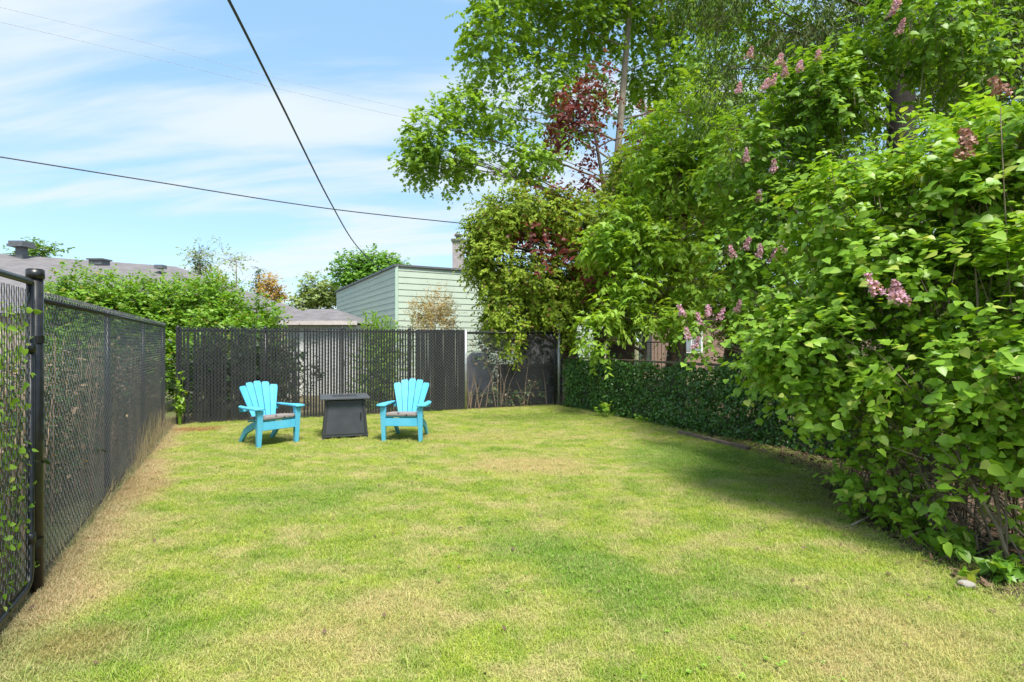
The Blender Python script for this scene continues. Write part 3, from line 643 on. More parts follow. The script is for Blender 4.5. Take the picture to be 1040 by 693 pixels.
# ivy on the gate
t=thing('ivy_vine','bright green ivy climbing through the black gate','vine',tuple(A0+Gd*.5+np.array([-.1,0,0])))
r=np.random.default_rng(8); n=1300
s=r.uniform(.02,1.2,n); side=np.array([-udir[1],udir[0],0]); z=r.uniform(.05,1.75,n); off=r.uniform(-.03,.22,n)
P=A0+Gd*s[:,None]+side*off[:,None]+np.array([0,0,1.])*z[:,None]
link('leaves',leaf_mesh('leaves',P,r.normal(size=(n,3))+np.array([0,0,-.6]),-side+np.array([.3,-.3,.6])+r.normal(size=(n,3))*.5,.034*(1+.4*r.uniform(-1,1,n)),.9,HT),L_lilac,t)
a=r.uniform(0,1.2,60); P0=A0+Gd*a[:,None]+side*.08; P1=P0+Gd*r.normal(size=(60,1))*.15+np.array([0,0,1.])*r.uniform(.6,1.8,(60,1))
link('stems',sticks_mesh('stems',P0,P1,.005,.002,4),M_twig,t)
# shrubs just beyond the left fence: dark, brown twigs, up to the rail
shl=['dark leafy shrub with tan twigs behind the fence beside the gate post','dark leafy shrub behind the left fence, second from the gate post','brown twiggy shrub behind the middle of the left fence','dark shrub behind the far part of the left fence','dark shrub behind the end of the left fence by the corner']
M_tan=mat_simple('dry_tan_twig',(.42,.30,.2),(.25,.17,.11),rough=.9)
L_brown=mat_leaf('mixed_hedge_leaf',(.03,.075,.02),(.08,.14,.035),(.02,.05,.015),trans=.25,nscale=3,odd=(.42,.30,.19),oddfrac=.22)
for i,lab in enumerate(shl):
    s=-.45+i*1.75; c=A0+udir*s+side*.62; 
    C=[(np.array([c[0],c[1],.8]),np.array([.42,.6,.72])),(np.array([c[0],c[1],.8])+udir*.8,np.array([.42,.6,.70]))]
    t=thing('hedge_shrub',lab,'shrub',tuple(c),0,'shrubs behind the left fence')
    _,P,D,_=foliage('leaves',t,C,ntw=620,k=7,L=.2,size=.055,mat=L_brown,wid=.6,gap=.05,seed=70+i,out=.7,shell=.4)
    rr=random.Random(i); mb=MB()
    for q in range(46):
        b_=c+udir*rr.uniform(-.7,1.5)+side*rr.uniform(-.45,.1); lean=udir*rr.uniform(-.25,.45)
        hh=rr.uniform(.7,1.6); mb.tube([b_,b_+lean*.4+(0,0,hh*.5),b_+lean+(0,0,hh)],[.008,.006,.003],4)
    mb.build('stems',M_tan,t)

# back fence with black slats
def slats(P0,P1,z0,z1,pitch,wd,parent,mat,seed=0,skip=0):
    r=random.Random(seed); d=P1-P0; L=np.linalg.norm(d); d=d/L; n_=np.array([-d[1],d[0],0]); mb=MB(); x=pitch/2
    while x<L:
        if r.random()>skip:
            w_=wd*r.uniform(.92,1.06); c=P0+d*x+np.array([0,0,(z0+z1)/2+r.uniform(-.006,.006)]); mb.box(tuple(c),(w_,.005,z1-z0),Matrix.Rotation(math.atan2(d[1],d[0])+r.uniform(-.12,.12),3,'Z')@Matrix.Rotation(r.gauss(0,.004),3,'Y'))
        x+=pitch
    return mb.build('privacy_slats',mat,parent)
Bd=(Rc-Lc)/np.linalg.norm(Rc-Lc); Bn=np.array([-Bd[1],Bd[0],0])
Lc2=Lc+Bd*.0
t=thing('chain_link_fence','tall black slatted chain link fence behind the blue chairs','fence',tuple(Lc))
chain(Lc2-Bn*.006,Sp-Bn*.006,.03,1.80,parent=t,r=.0022)
Dp=Lc+Bd*(np.linalg.norm(Sp-Lc)*.80)
slats(Lc2+Bn*.004,Dp+Bn*.004,.03,1.79,.056,.039,t,M_slat,1,skip=.03)
s2=slats(Dp+Bn*.004,Sp+Bn*.004,.03,1.79,.056,.0555,t,M_slat,2)
mb=MB(); mb.tube([Lc+Bn*.03+(0,0,1.74),Sp+Bn*.03+(0,0,1.74)],.021,8); mb.build('top_rail',M_black,t,smooth=True)
Ls=np.linalg.norm(Sp-Lc)
for s in (0.03,Ls*.27,Ls*.53,Ls*.78):
    mb=MB(); p=Lc+Bd*s+Bn*.055; post(mb,p,1.8,.028); cap(mb,p,1.81,.032); mb.build('post',M_black,t,smooth=True)
t=thing('chain_link_fence','see-through chain link fence section between silver post and corner','fence',tuple(Sp))
chain(Sp+Bd*.05,Rc,.03,1.78,parent=t,r=.0026)
mb=MB(); mb.tube([Sp+(0,0,1.73),Rc+(0,0,1.73)],.021,8); mb.build('top_rail',M_black,t,smooth=True)
mb=MB(); post(mb,Sp+Bd*.02-Bn*.02,1.78,.032); mb.build('post',M_galv,t,smooth=True)
mb=MB(); post(mb,Rc-Bn*.04,1.86,.034); cap(mb,Rc-Bn*.04,1.86,.038); mb.build('post',M_galv,t,smooth=True)
mb=MB(); post(mb,Rc-Bd*.10-Bn*.03,1.80,.022); mb.build('post',M_black,t,smooth=True)
# wooden stake beside the corner post
mb=MB(); p=Rc+Bd*.13-Bn*.05; mb.box((p[0],p[1],.5),(.07,.05,1.0)); tag(mb.build('wooden_stake',mat_simple('weathered_wood',(.26,.19,.13),(.16,.12,.09),rough=.9,scale=6,stretch=(1,1,.2))),'short weathered wooden stake beside the silver corner post','stake')

# ------------------------------------------------------------------ beyond the back fence
def siding_mat(name,c,pitch=.12,dark=.55):
    return mat_simple(name,c,tuple(x*.93 for x in c),rough=.55,scale=1.5)
def wall_siding(mb,P0,P1,z0,z1,exp=.2,th=.028):
    """lapped boards as real geometry"""
    d=(P1-P0); L=np.linalg.norm(d); d=d/L; n=np.array([d[1],-d[0],0])
    z=z0
    while z<z1-.01:
        zt=min(z+exp,z1); a=P0+n*th; b_=P1+n*th; a2=P0+n*.004; b2=P1+n*.004
        mb.hexa([P0-n*.05+(0,0,z),P1-n*.05+(0,0,z),b_+(0,0,z),a+(0,0,z)][::1],[P0-n*.05+(0,0,zt),P1-n*.05+(0,0,zt),b2+(0,0,zt),a2+(0,0,zt)])
        z=zt
    return mb
def roofmat(name,c): return mat_simple(name,c,tuple(x*.7 for x in c),rough=.95,scale=3,bump=.5,bscale=12,stretch=(1,1,4))
M_green=siding_mat('pale_green_siding',(.46,.54,.44)); M_roof=roofmat('grey_shingles',(.17,.16,.165)); M_trim=mat_simple('dark_grey_flashing',(.13,.14,.15),rough=.5)
# green-sided building
K=np.array([-3.68,17,0]); K2=np.array([-8.57,26,0]); e=np.array([9,4.9,0])/np.linalg.norm([9,4.9]); K3=K+e*8.2
t=thing('green_sided_house','flat roofed house with pale green horizontal siding behind the fence','house',tuple(K))
mb=MB(); wall_siding(mb,K,K3,0,3.93,.20,.019); mb.build('front_wall',M_green,t)
mb=MB(); wall_siding(mb,K2,K+np.array([-.02,.0,0]),0,3.93,.20,.019); mb.build('side_wall',M_green,t)
mb=MB(); mb.box(tuple(K+(0,0.0,1.96)),(.09,.09,3.92)); mb.build('corner_board',siding_mat('corner_trim',(.46,.60,.48)),t)
K4=K3+(K2-K)
mb=MB(); o_=np.array([-.06,-.10,0]); mb.hexa([K+o_+(0,0,3.93),K3+(0.1,-.1,3.93),K4+(.1,.1,3.93),K2+(-.1,0,3.93)],[K+o_+(0,0,3.99),K3+(.1,-.1,3.99),K4+(.1,.1,3.99),K2+(-.1,0,3.99)]); mb.build('roof',M_trim,t)
mb=MB(); wc=K+e*5.6; M3=Matrix.Rotation(math.atan2(e[1],e[0]),3,'Z'); en=np.array([e[1],-e[0],0])
mb.box(tuple(wc+en*.06+(0,0,1.7)),(1.5,.08,1.1),M3); wf=mb.build('window',M_white,t)
mb=MB(); mb.box(tuple(wc+en*.105+(0,0,1.7)),(1.3,.02,.92),M3); mb.build('pane',mat_simple('dark_glass',(.05,.06,.07),rough=.08,spec=.8),wf)
mb=MB(); c=W(463,300,20.5); mb.box((c[0]+.1,c[1],4.65),(.42,.42,1.45)); ch=mb.build('chimney',mat_simple('grey_brick_chimney',(.40,.36,.35),(.30,.27,.26),rough=.9,scale=12),t)
mb=MB(); mb.box((c[0]+.1,c[1],5.40),(.52,.52,.08)); mb.build('chimney_cap',M_trim,ch)
mb=MB(); mb.tube([(c[0]+.1,c[1],5.44),(c[0]+.1,c[1],5.58)],.10,10); mb.tube([(c[0]+.1,c[1],5.58),(c[0]+.1,c[1],5.64)],.16,10); mb.build('flue',M_trim,ch)
# shed with white wall
t=thing('garden_shed','low white shed with grey shingle roof showing through the fence slats','shed',(-5.4,16,0))
x0,x1,y0,y1=-6.35,-4.40,15.0,17.6; ez=2.0; rz=2.52
mb=MB(); mb.box(((x0+x1)/2,(y0+y1)/2,ez/2),(x1-x0,y1-y0,ez)); mb.build('wall',M_white,t)
mb=MB(); mb.box((-5.0,y0-.02,.95),(.75,.04,1.85)); dd=mb.build('door',mat_simple('white_door',(.66,.66,.66),rough=.4),t)
mb=MB(); mb.box((-4.72,y0-.06,.95),(.03,.05,.12)); mb.build('handle',M_galv,dd)
mb=MB(); 
ym=(y0+y1)/2
E4=[(x0-.5,y0-.22,ez+.04),(x1+.12,y0-.22,ez+.04),(x1+.12,y1+.22,ez+.04),(x0-.5,y1+.22,ez+.04)]
R0=(x0+.1,ym,rz); R1=(x1-1.0,ym,rz)
mb.add(E4+[R0,R1],[(0,1,5,4),(1,2,5),(2,3,4,5),(3,0,4),(3,2,1,0)])
mb.build('roof',M_roof,t)
mb=MB(); mb.box(((x0+x1)/2-.05,y0-.235,ez+.045),(x1-x0+.3,.02,.11)); mb.build('fascia',mat_simple('pale_fascia',(.62,.55,.52),rough=.6),t)
# bungalow with grey hip roof at the left
E=np.array([-13.9,22.,0]); u_=np.array([.795,.606,0]); v_=np.array([-.606,.795,0]); S_=E-u_*16
t=thing('grey_roof_bungalow','long bungalow with grey shingle hip roof beyond the left fence','house',tuple(E-u_*6))
ze=2.35; zr=4.62; wd=4.8
f0=E+u_*wd-v_*wd; f1=E+u_*wd+v_*wd; g0=S_-u_*wd-v_*wd; g1=S_-u_*wd+v_*wd
zz_=np.array([0,0,1.])
mb=MB(); mb.add([f0+zz_*ze,f1+zz_*ze,g1+zz_*ze,g0+zz_*ze,E+zz_*zr,S_+zz_*zr],[(0,4,5,3),(1,2,5,4),(0,1,4),(2,3,5),(3,2,1,0)]); rf=mb.build('roof',M_roof,t)
mb=MB(); wv=lambda p: p+(E-u_*8-p)/np.linalg.norm(E-u_*8-p)*.6
q4=[wv(g0),wv(f0),wv(f1),wv(g1)]; mb.hexa([q for q in q4],[q+zz_*(ze-.01) for q in q4]); mb.build('wall',mat_simple('beige_brick',(.40,.34,.28),(.30,.25,.2),rough=.9,scale=9),t)
# roof vents
c=W(22,255,19.0); 
mb=MB(); mb.tube([(c[0],c[1],4.0),(c[0],c[1],4.88)],.17,4); mb.box((c[0],c[1],4.93),(.56,.56,.09)); mb.box((c[0],c[1],5.035),(.5,.5,.10)); mb.build('chimney',M_trim,rf)
c=W(101,266,18.9); mb=MB(); mb.box((c[0],c[1],c[2]-.05),(.45,.4,.16)); mb.box((c[0],c[1],c[2]+.05),(.56,.5,.05)); mb.build('vent',M_trim,rf)
c=W(163,271,20.9); mb=MB(); mb.box((c[0],c[1],c[2]-.03),(.32,.3,.14)); mb.build('vent',M_trim,rf)
# brick house behind the cedars
M_brick,nt,b=new_mat('red_brick'); br=N(nt,'ShaderNodeTexBrick'); tcn=N(nt,'ShaderNodeTexCoord'); mpn=N(nt,'ShaderNodeMapping'); mpn.inputs['Rotation'].default_value=(PI/2,0,0)
nt.links.new(tcn.outputs['Object'],mpn.inputs[0]); nt.links.new(mpn.outputs[0],br.inputs[0]); br.inputs['Scale'].default_value=4.5
br.inputs['Color1'].default_value=(.22,.13,.095,1); br.inputs['Color2'].default_value=(.28,.17,.12,1); br.inputs['Mortar'].default_value=(.3,.26,.23,1); nt.links.new(br.outputs[0],b.inputs['Base Color']); b.inputs['Roughness'].default_value=.9
t=thing('brick_house','brick house with white windows glimpsed between the cedar trunks','house',(13.5,30,0))
mb=MB(); mb.box((13.5,30,1.6),(12,3,3.2)); mb.build('wall',M_brick,t)
mb=MB(); mb.hexa([(7.0,28.1,3.2),(20,28.1,3.2),(20,31.9,3.2),(7.0,31.9,3.2)],[(8.6,29.9,4.6),(18.4,29.9,4.6),(18.4,30.1,4.6),(8.6,30.1,4.6)]); mb.build('roof',M_roof,t)
for x in (9.6,13.0):
    mb=MB(); mb.box((x,28.46,1.55),(1.2,.1,1.3)); wf=mb.build('window',M_white,t)
    mb=MB(); mb.box((x-.27,28.395,1.55),(.44,.03,1.08)); mb.box((x+.27,28.395,1.55),(.44,.03,1.08)); mb.build('pane',mat_simple('window_glass',(.25,.3,.34),rough=.1,spec=.8),wf)
# black railing beyond the corner
t=thing('iron_railing','black iron railing beyond the fence corner post','railing',(2.2,17.5,0))
for z in (.2,1.5):
    mb=MB(); mb.tube([(1.2,17.5,z),(5.5,17.5,z)],.02,6); mb.build('rail',M_black,t)
mb=MB()
for k in range(37): mb.tube([(1.2+k*.12,17.5,.2),(1.2+k*.12,17.5,1.5)],.009,5)
mb.build('bars',M_black,t)
# items behind the open mesh: covered barbecue, two bins, low dark retaining wall
t=thing('covered_barbecue','rounded barbecue under a grey cover behind the open mesh fence','barbecue',(-1.0,13.6,0))
import bmesh
def dome(name,c,size,mat,parent,pw=3.2):
    vs=[];fs=[];nu,nv=20,12
    for j in range(nv+1):
        ph=PI/2*j/nv
        for i in range(nu):
            th=2*PI*i/nu; cs=lambda x: math.copysign(abs(x)**(2/pw),x)
            vs.append((c[0]+size[0]*cs(math.cos(th))*(math.cos(ph)**(.45)),c[1]+size[1]*cs(math.sin(th))*(math.cos(ph)**.45),c[2]+size[2]*math.sin(ph)))
    for j in range(nv):
        for i in range(nu): fs.append((j*nu+i,j*nu+(i+1)%nu,(j+1)*nu+(i+1)%nu,(j+1)*nu+i))
    mb=MB(); mb.add(vs,fs); return mb.build(name,mat,parent,smooth=True)
M_cov=mat_simple('grey_cover_cloth',(.34,.32,.38),(.22,.21,.25),rough=.7,scale=5,bump=.5,bscale=9)
dome('cover',(-.88,13.7,.25),(.36,.34,1.0),M_cov,t)
for sx in (-.25,.25):
    mb=MB(); mb.tube([(-.88+sx,13.45,0),(-.88+sx,13.45,.3)],.02,6); mb.build('leg',M_black,t)
t=thing('storage_box','long black storage box behind the open mesh fence section','storage box',(.35,14.1,0))
mb=MB(); mb.box((.33,14.1,.42),(1.35,.6,.82)); mb.build('body',M_slat,t,bevel=.02)
mb=MB(); mb.box((.33,14.1,.88),(1.43,.68,.09)); mb.build('lid',M_black,t,bevel=.03)
for sx in (-.3,.95):
    mb=MB(); mb.box((sx,13.78,.62),(.05,.03,.16)); mb.build('latch',M_char,t)
t=thing('timber_kerb','low dark timber kerb at the foot of the open mesh fence','kerb',tuple((Sp+Rc)/2+Bn*.35))
mb=MB(); a_=Sp+Bn*.3+Bd*.1; b_=Rc+Bn*.3
mb.hexa([a_,b_,b_+Bn*.12,a_+Bn*.12],[p+np.array([0,0,.30]) for p in (a_,b_,b_+Bn*.12,a_+Bn*.12)]); mb.build('timber',M_slat,t,bevel=.01)
M_conc=mat_simple('grey_boards',(.30,.30,.32),(.22,.22,.24),rough=.8,scale=4)
t=thing('board_screen','pale grey board screen behind the bins','screen',(.9,15.5,0))
for k in range(9):
    mb=MB(); mb.box((.2+k*.16,15.5,.85),(.15,.03,1.7)); mb.build('board',M_conc,t)
for z_ in (.4,1.4):
    mb=MB(); mb.box((.85,15.54,z_),(1.45,.04,.08)); mb.build('rail',M_conc,t)

# shrubs and plants behind the back fence
def bush(lab,px,d,cl,n,mat,size=.08,seed=0,name='leafy_shrub',group='bright shrubs beyond the fence corner',wid=.55,gap=.08,L=.22,k=9,bark=M_bark,up=.5):
    C=wclumps(cl); b0=W(px,400,d); b0[2]=0
    return tree(name,lab,'shrub',b0,[b0,b0+(0,0,.7),b0+(0,0,1.3)],[.05,.04,.02],C,dict(ntw=n,k=k,L=L,size=size,mat=mat,wid=wid,up=up,out=.6,droop=-.1,gap=gap,gscale=1.6),bark,group,ntwig=150,seed=seed)
bush('tall bright shrub above the left fence near the gate post',85,11.6,[(85,305,11.6,34,28),(70,330,11.6,40,34),(95,360,11.4,40,40)],2000,L_bush,seed=1)
bush('bright shrub with pointed shoots above the middle of the left fence',140,12.0,[(135,305,12,32,24),(125,325,12,34,30),(150,350,12,34,40)],2000,L_bush,seed=2)
bush('bright shrub above the end of the left fence',180,12.3,[(180,308,12.3,26,26),(170,340,12.2,30,34),(185,375,12,26,40)],2000,L_bush,seed=3)
bush('bright rounded shrub just right of the fence corner',222,12.3,[(215,305,12.2,28,22),(225,330,12,32,26),(222,372,11.6,30,36)],2000,L_bush,seed=4)
bush('low bright shrub in front of the grey roof',262,12.0,[(262,322,12,26,16),(255,350,11.8,30,30),(262,385,11.5,26,26)],1300,L_bush,seed=5)
bush('dark shrub in front of the white shed',300,12.5,[(290,365,12.3,24,28),(316,372,12.3,12,16),(292,395,12,20,18)],330,L_dark,seed=6,name='dark_shrub',group=None,gap=.3)
bush('dark green shrub behind the slats right of the white shed',388,12.8,[(388,365,12.8,24,32),(385,400,12.6,26,22)],600,L_mid,seed=7,name='dark_shrub',group=None)
bush('golden brown twiggy shrub in front of the green siding',442,13.2,[(430,318,13.2,16,14),(445,310,13.2,16,14),(458,322,13.2,12,12),(442,330,13.2,26,14)],800,L_gold,size=.05,seed=8,name='golden_shrub',group=None,wid=.4,gap=.2,bark=M_tan)
bush('dark tangled shrub behind the open mesh fence',535,14.8,[(540,345,14.8,24,16),(505,350,14.8,22,18),(525,335,15,30,18),(495,385,15,20,22),(560,380,15,20,20)],1100,L_dark,seed=9,name='dark_shrub',group=None)
# dark panel of foliage close behind the left part of the slatted fence
bush('dark shrub behind the slats at the fence corner',215,10.9,[(205,380,10.5,22,40),(240,375,10.9,26,40),(272,372,11.2,22,36)],900,L_dark,seed=10,name='dark_shrub',group=None,gap=.05)
# upright bright plant
def blades_plant(name,lab,cat,c,n,h,rad,mat,seed,wd=.035,bend=.25,group=None):
    r=np.random.default_rng(seed); V=[];Fs=[]
    for i in range(n):
        a=r.uniform(0,2*PI); q=rad*math.sqrt(r.uniform()); p=np.array([c[0]+q*math.cos(a),c[1]+q*math.sin(a),c[2]]); dv=np.array([math.cos(a),math.sin(a),0]); sd=np.array([-dv[1],dv[0],0]); sd=sd*math.cos(.5)+dv*math.sin(.5)
        hh=h*r.uniform(.65,1.05); bd=bend*hh*r.uniform(.2,1.2); k=len(V)
        for s,wf in ((0,.6),(.3,1),(.6,.9),(.85,.5)):
            cc=p+np.array([0,0,hh*s*(1-.2*s*bend)])+dv*bd*s*s; V+=[cc-sd*wd*wf/2,cc+sd*wd*wf/2]
        V.append(p+np.array([0,0,hh*(1-.25*bend)])+dv*bd); Fs+=[(k,k+1,k+3,k+2),(k+2,k+3,k+5,k+4),(k+4,k+5,k+7,k+6),(k+6,k+7,k+8)]
    me=bpy.data.meshes.new(name); me.from_pydata([tuple(v) for v in V],[],Fs); me.update()
    return tag(link(name,me,mat),lab,cat,group)
# sits on a wall-high clump: tall lily stems
o=thing('lily_plant','upright bright green lily stems rising above the fence before green siding','plant',tuple(W(388,400,13.0)*np.array([1,1,0])))
b0=W(388,400,13.0); b0[2]=0
r=np.random.default_rng(3); n=26; sx=b0+np.stack([r.normal(size=n)*.30,r.normal(size=n)*.2,0*np.arange(n)],1); tp=sx+np.stack([r.normal(size=n)*.12,r.normal(size=n)*.1,r.uniform(1.9,2.25,n)],1)
link('stems',sticks_mesh('stems',sx,tp,.008,.004,4),L_bush,o)
P=[];D=[]
for i in range(n):
    for q in range(34):
        f=.45+.55*q/33; P.append(sx[i]+(tp[i]-sx[i])*f); a=q*2.4; D.append([math.cos(a),math.sin(a),1.0])
P=np.array(P);D=np.array(D); link('leaves',leaf_mesh('leaves',P,D,np.cross(D,np.array([0,0,1.]))*0+np.array([0,0,1.])+r.normal(size=P.shape)*.3,.15,.22,LN),L_bush,o)

# far trees
def ftree(lab,px,d,cl,n,mat=L_far,size=.2,name='distant_tree',seed=0,gap=.2,trr=.15,bark=M_bark,L=.7,wid=.8,up=.7,droop=.1):
    C=wclumps(cl); b0=W(px,347,d); b0[2]=0; top=max(c[2] for c,_ in C)
    return tree(name,lab,'tree',b0,[b0,(b0[0],d,top*.5),(b0[0],d,top*.95)],[trr,trr*.7,trr*.3],C,dict(ntw=n,k=9,L=L,size=size,mat=mat,wid=wid,up=up,out=.5,droop=droop,gap=gap,gscale=.6),bark,'distant trees',ntwig=200,seed=seed,tr=.02)
L_pale=mat_leaf('pale_birch_leaf',(.24,.34,.10),(.34,.42,.16),(.2,.3,.08),trans=.4)
L_conif=mat_leaf('distant_conifer',(.05,.10,.03),(.09,.15,.04),trans=.2)
L_ora=mat_leaf('orange_young_leaf',(.42,.28,.06),(.50,.36,.1),trans=.4)
ftree('distant green treetop beside the roof chimney',40,34,[(42,256,34,14,7),(30,262,34,14,8)],160,seed=1)
ftree('pale sparse birch above the bungalow roof',240,36,[(205,262,36,16,16),(232,262,36,16,18),(250,285,36,22,16),(225,285,36,20,14)],420,mat=L_pale,size=.13,seed=2,gap=.42,trr=.1,bark=M_barkp)
ftree('small dark conifer left of the pale birch',203,32,[(203,262,32,5,8),(204,275,32,9,8),(204,288,32,12,8)],160,mat=L_conif,seed=3,gap=0,size=.16,L=.35,wid=.3,droop=.4)
ftree('small dark conifer right of the pale birch',263,38,[(263,275,38,4,7),(263,287,38,7,8),(263,298,38,9,7)],140,mat=L_conif,seed=4,gap=0,size=.16,L=.35,wid=.3,droop=.4)
ftree('small orange tinted tree at the end of the bungalow roof',275,36,[(275,292,36,8,8),(276,302,36,9,8)],260,mat=L_ora,seed=5,size=.14)
ftree('light green tree left of the green sided house',322,40,[(322,296,40,18,12),(315,310,40,18,12),(338,300,40,10,10)],700,seed=6,mat=L_pale,size=.2,gap=.15)
ftree('full green tree rising behind the green sided house',375,38,[(360,277,38,18,16),(378,270,38,16,12),(395,272,38,14,10),(375,290,38,26,14),(400,285,38,16,14)],1500,seed=7,mat=mat_leaf('lime_tree_leaf',(.13,.30,.03),(.2,.4,.045),(.08,.2,.03),trans=.4),gap=.08)
for i,(px,d) in enumerate(((690,33),(790,31),(890,30),(990,28),(1080,26))):
    ftree(['tall tree in the far gap left of the pink flowers','tall tree seen far behind the lilac flowers','tall tree far behind the spruce trunk','tall tree far behind the right edge shrubs','tall tree at the far right behind everything'][i],px,d,[(px,180,d,46,60),(px-20,260,d,50,50),(px+30,290,d,46,50),(px,100,d,40,50)],650,seed=20+i,mat=L_mid,gap=.3,size=.26)

# ------------------------------------------------------------------ overhead cables
M_thin=mat_simple('weathered_grey_wire',(.35,.37,.40),rough=.5,metal=.3)
def cable(lab,pts,r,cat='cable'):
    P=[Vector(tuple(W(*p))) for p in pts]; out=[]
    n=len(P)
    for i in range(n-1):
        p0=P[max(i-1,0)];p1=P[i];p2=P[i+1];p3=P[min(i+2,n-1)]
        for s in range(10):
            t=s/10; out.append(.5*((2*p1)+(p2-p0)*t+(2*p0-5*p1+4*p2-p3)*t*t+(3*p1-p0-3*p2+p3)*t**3))
    out.append(P[-1]); mb=MB(); mb.tube(out,r,8); return tag(mb.build('overhead_cable',M_cable if r>.01 else M_thin,smooth=True),lab,cat)
cable('thick black cable crossing the sky steeply down to the green house',[(140,-175,2.6),(232,0,4.2),(285,105,6.0),(335,205,9.5),(362,250,13),(388,276,17.2)],.0125)
cable('black cable crossing the sky from the left edge to the cedar',[(-140,138,8.3),(0,160,9.2),(150,184,10.4),(330,212,12.0),(475,228,13.6),(600,240,15.5)],.0125)
cable('thin grey wire high in the sky, upper of two',[(-60,-6,24),(0,8,25),(140,42,28),(280,80,32),(430,115,36),(600,150,42)],.008)
cable('thin grey wire high in the sky, lower of two',[(-60,10,24),(0,23,25),(140,56,28),(280,90,32),(430,124,36),(600,158,42)],.009)

# ------------------------------------------------------------------ adirondack chairs
def chair(label, loc, rz):
    t=thing('adirondack_chair',label,'chair',loc,rz,'aqua garden chairs')
    w2=.285
    # front legs: tapered boards
    for sx in (-1,1):
        mb=MB(); x=sx*w2
        mb.hexa([(x-.022,-.34,0),(x+.022,-.34,0),(x+.022,-.275,0),(x-.022,-.275,0)],[(x-.024,-.375,.535),(x+.024,-.375,.535),(x+.024,-.265,.535),(x-.024,-.265,.535)])
        mb.hexa([(x+sx*.0-.028,-.352,0),(x+.028,-.352,0),(x+.028,-.337,0),(x-.028,-.337,0)],[(x-.045,-.388,.535),(x+.045,-.388,.535),(x+.045,-.372,.535),(x-.045,-.372,.535)])
        mb.build('leg',M_aqua,t,world=False,bevel=.006)
        # side rail running back to the ground as the rear leg
        mb=MB(); xi=sx*(w2-.045)
        prof=[(-.33,.26),(-.33,.375),(-.05,.335),(.22,.215),(.40,.0),(.31,.0),(.16,.14),(-.08,.235)]
        n=len(prof); vs=[(xi-.02,y,z) for y,z in prof]+[(xi+.02,y,z) for y,z in prof]
        mb.add(vs,[tuple(range(n)),tuple(range(2*n-1,n-1,-1))]+[(i,i+n,(i+1)%n+n,(i+1)%n) for i in range(n)])
        mb.build('rear_leg',M_aqua,t,world=False,bevel=.005)
        # arm: broad paddle, narrower at the back
        mb=MB(); out=[(sx*.235,-.41),(sx*.27,-.43),(sx*.35,-.43),(sx*.385,-.40),(sx*.39,-.2),(sx*.375,.0),(sx*.345,.20),(sx*.30,.285),(sx*.26,.285),(sx*.27,.1),(sx*.25,-.1),(sx*.24,-.3)]
        if sx<0: out=out[::-1]
        n=len(out); vs=[(a,b_,.537+.01*(b_<0)) for a,b_ in out]+[(a,b_,.562+.01*(b_<0)) for a,b_ in out]
        mb.add(vs,[tuple(range(n))[::-1],tuple(range(n,2*n))]+[(i,(i+1)%n,(i+1)%n+n,i+n) for i in range(n)]); mb.build('armrest',M_aqua,t,world=False,bevel=.007)
    # front apron and seat slats
    mb=MB(); mb.box((0,-.345,.30),(.525,.022,.125)); mb.build('apron',M_aqua,t,world=False,bevel=.006)
    for k in range(5):
        y=-.31+k*.095; z=.372-.002*k-.55*max(0,(y+.05))*.45
        mb=MB(); mb.box((0,y,z+.006),(.50,.083,.018),Matrix.Rotation(-.12-.05*k,3,'X')); mb.build('seat_slat',M_aqua,t,world=False,bevel=.004)
    # fan of five back slats, reclined, slightly curved
    rec=math.radians(23); B=Vector((0,.085,.30))
    for k in range(5):
        q=k-2; a=math.radians(q*5.5); 
        xb=q*.064; L_=.672-.017*q*q; wb=.029; wt=.0575
        pts=[]
        hs=[0,.25,.5,.75,.93,.975,1.0]
        ws=[wb,wb+(wt-wb)*.25,wb+(wt-wb)*.5,wb+(wt-wb)*.8,wt,wt*.9,wt*.66]
        left=[(-w_,h*L_) for h,w_ in zip(hs,ws)]; right=[(w_,h*L_) for h,w_ in zip(hs,ws)]
        outl=left+right[::-1]
        vs=[]
        for y in (0,.018):
            for x,z in outl:
                X=xb+x*math.cos(a)+z*math.sin(a); Z=z*math.cos(a)-x*math.sin(a)
                Y=y-(X*X)*.42   # wraps forward at the sides
                vs.append(Vector((X,B.y+Y*math.cos(rec)+Z*math.sin(rec),B.z+Z*math.cos(rec)-Y*math.sin(rec))))
        n=len(outl); mb=MB(); h=7
        fs=[]
        for i in range(6): fs.append((i,i+1,n-2-i,n-1-i)); fs.append((n+i,n+n-1-i,n+n-2-i,n+i+1))
        fs+=[(i,i+n,(i+1)%n+n,(i+1)%n) for i in range(n)]
        mb.add(vs,fs); mb.build('back_slat',M_aqua,t,world=False,bevel=.004)
    # rear cross brace under the arms
    mb=MB(); mb.box((0,.262,.50),(.60,.028,.07),Matrix.Rotation(-.3,3,'X')); mb.build('back_brace',M_aqua,t,world=False,bevel=.004)
    return t
M_cush,nt,b=new_mat('patterned_cushion_fabric'); b.inputs['Roughness'].default_value=.95
vo=N(nt,'ShaderNodeTexVoronoi'); vo.inputs['Scale'].default_value=16; tcn=N(nt,'ShaderNodeTexCoord'); nt.links.new(tcn.outputs['Object'],vo.inputs['Vector'])
rm=N(nt,'ShaderNodeMapRange'); rm.inputs[1].default_value=.28; rm.inputs[2].default_value=.34; nt.links.new(vo.outputs['Distance'],rm.inputs[0])
nt.links.new(mixc(nt,rm.outputs[0],(.05,.05,.055),(.24,.21,.20)),b.inputs['Base Color'])
def cushion(label,loc,rz):
    mb=MB(); mb.box((0,0,0),(.49,.44,.055)); o=mb.build('seat_cushion',M_cush,None,smooth=False,bevel=.016)
    o.location=loc; o.rotation_euler=(-.09,0,rz); tag(o,label,'cushion',None); return o
c1=(-3.72,8.09,0); a1=.88      # faces right and towards the camera
c2=(-1.665,8.47,0); a2=-.05
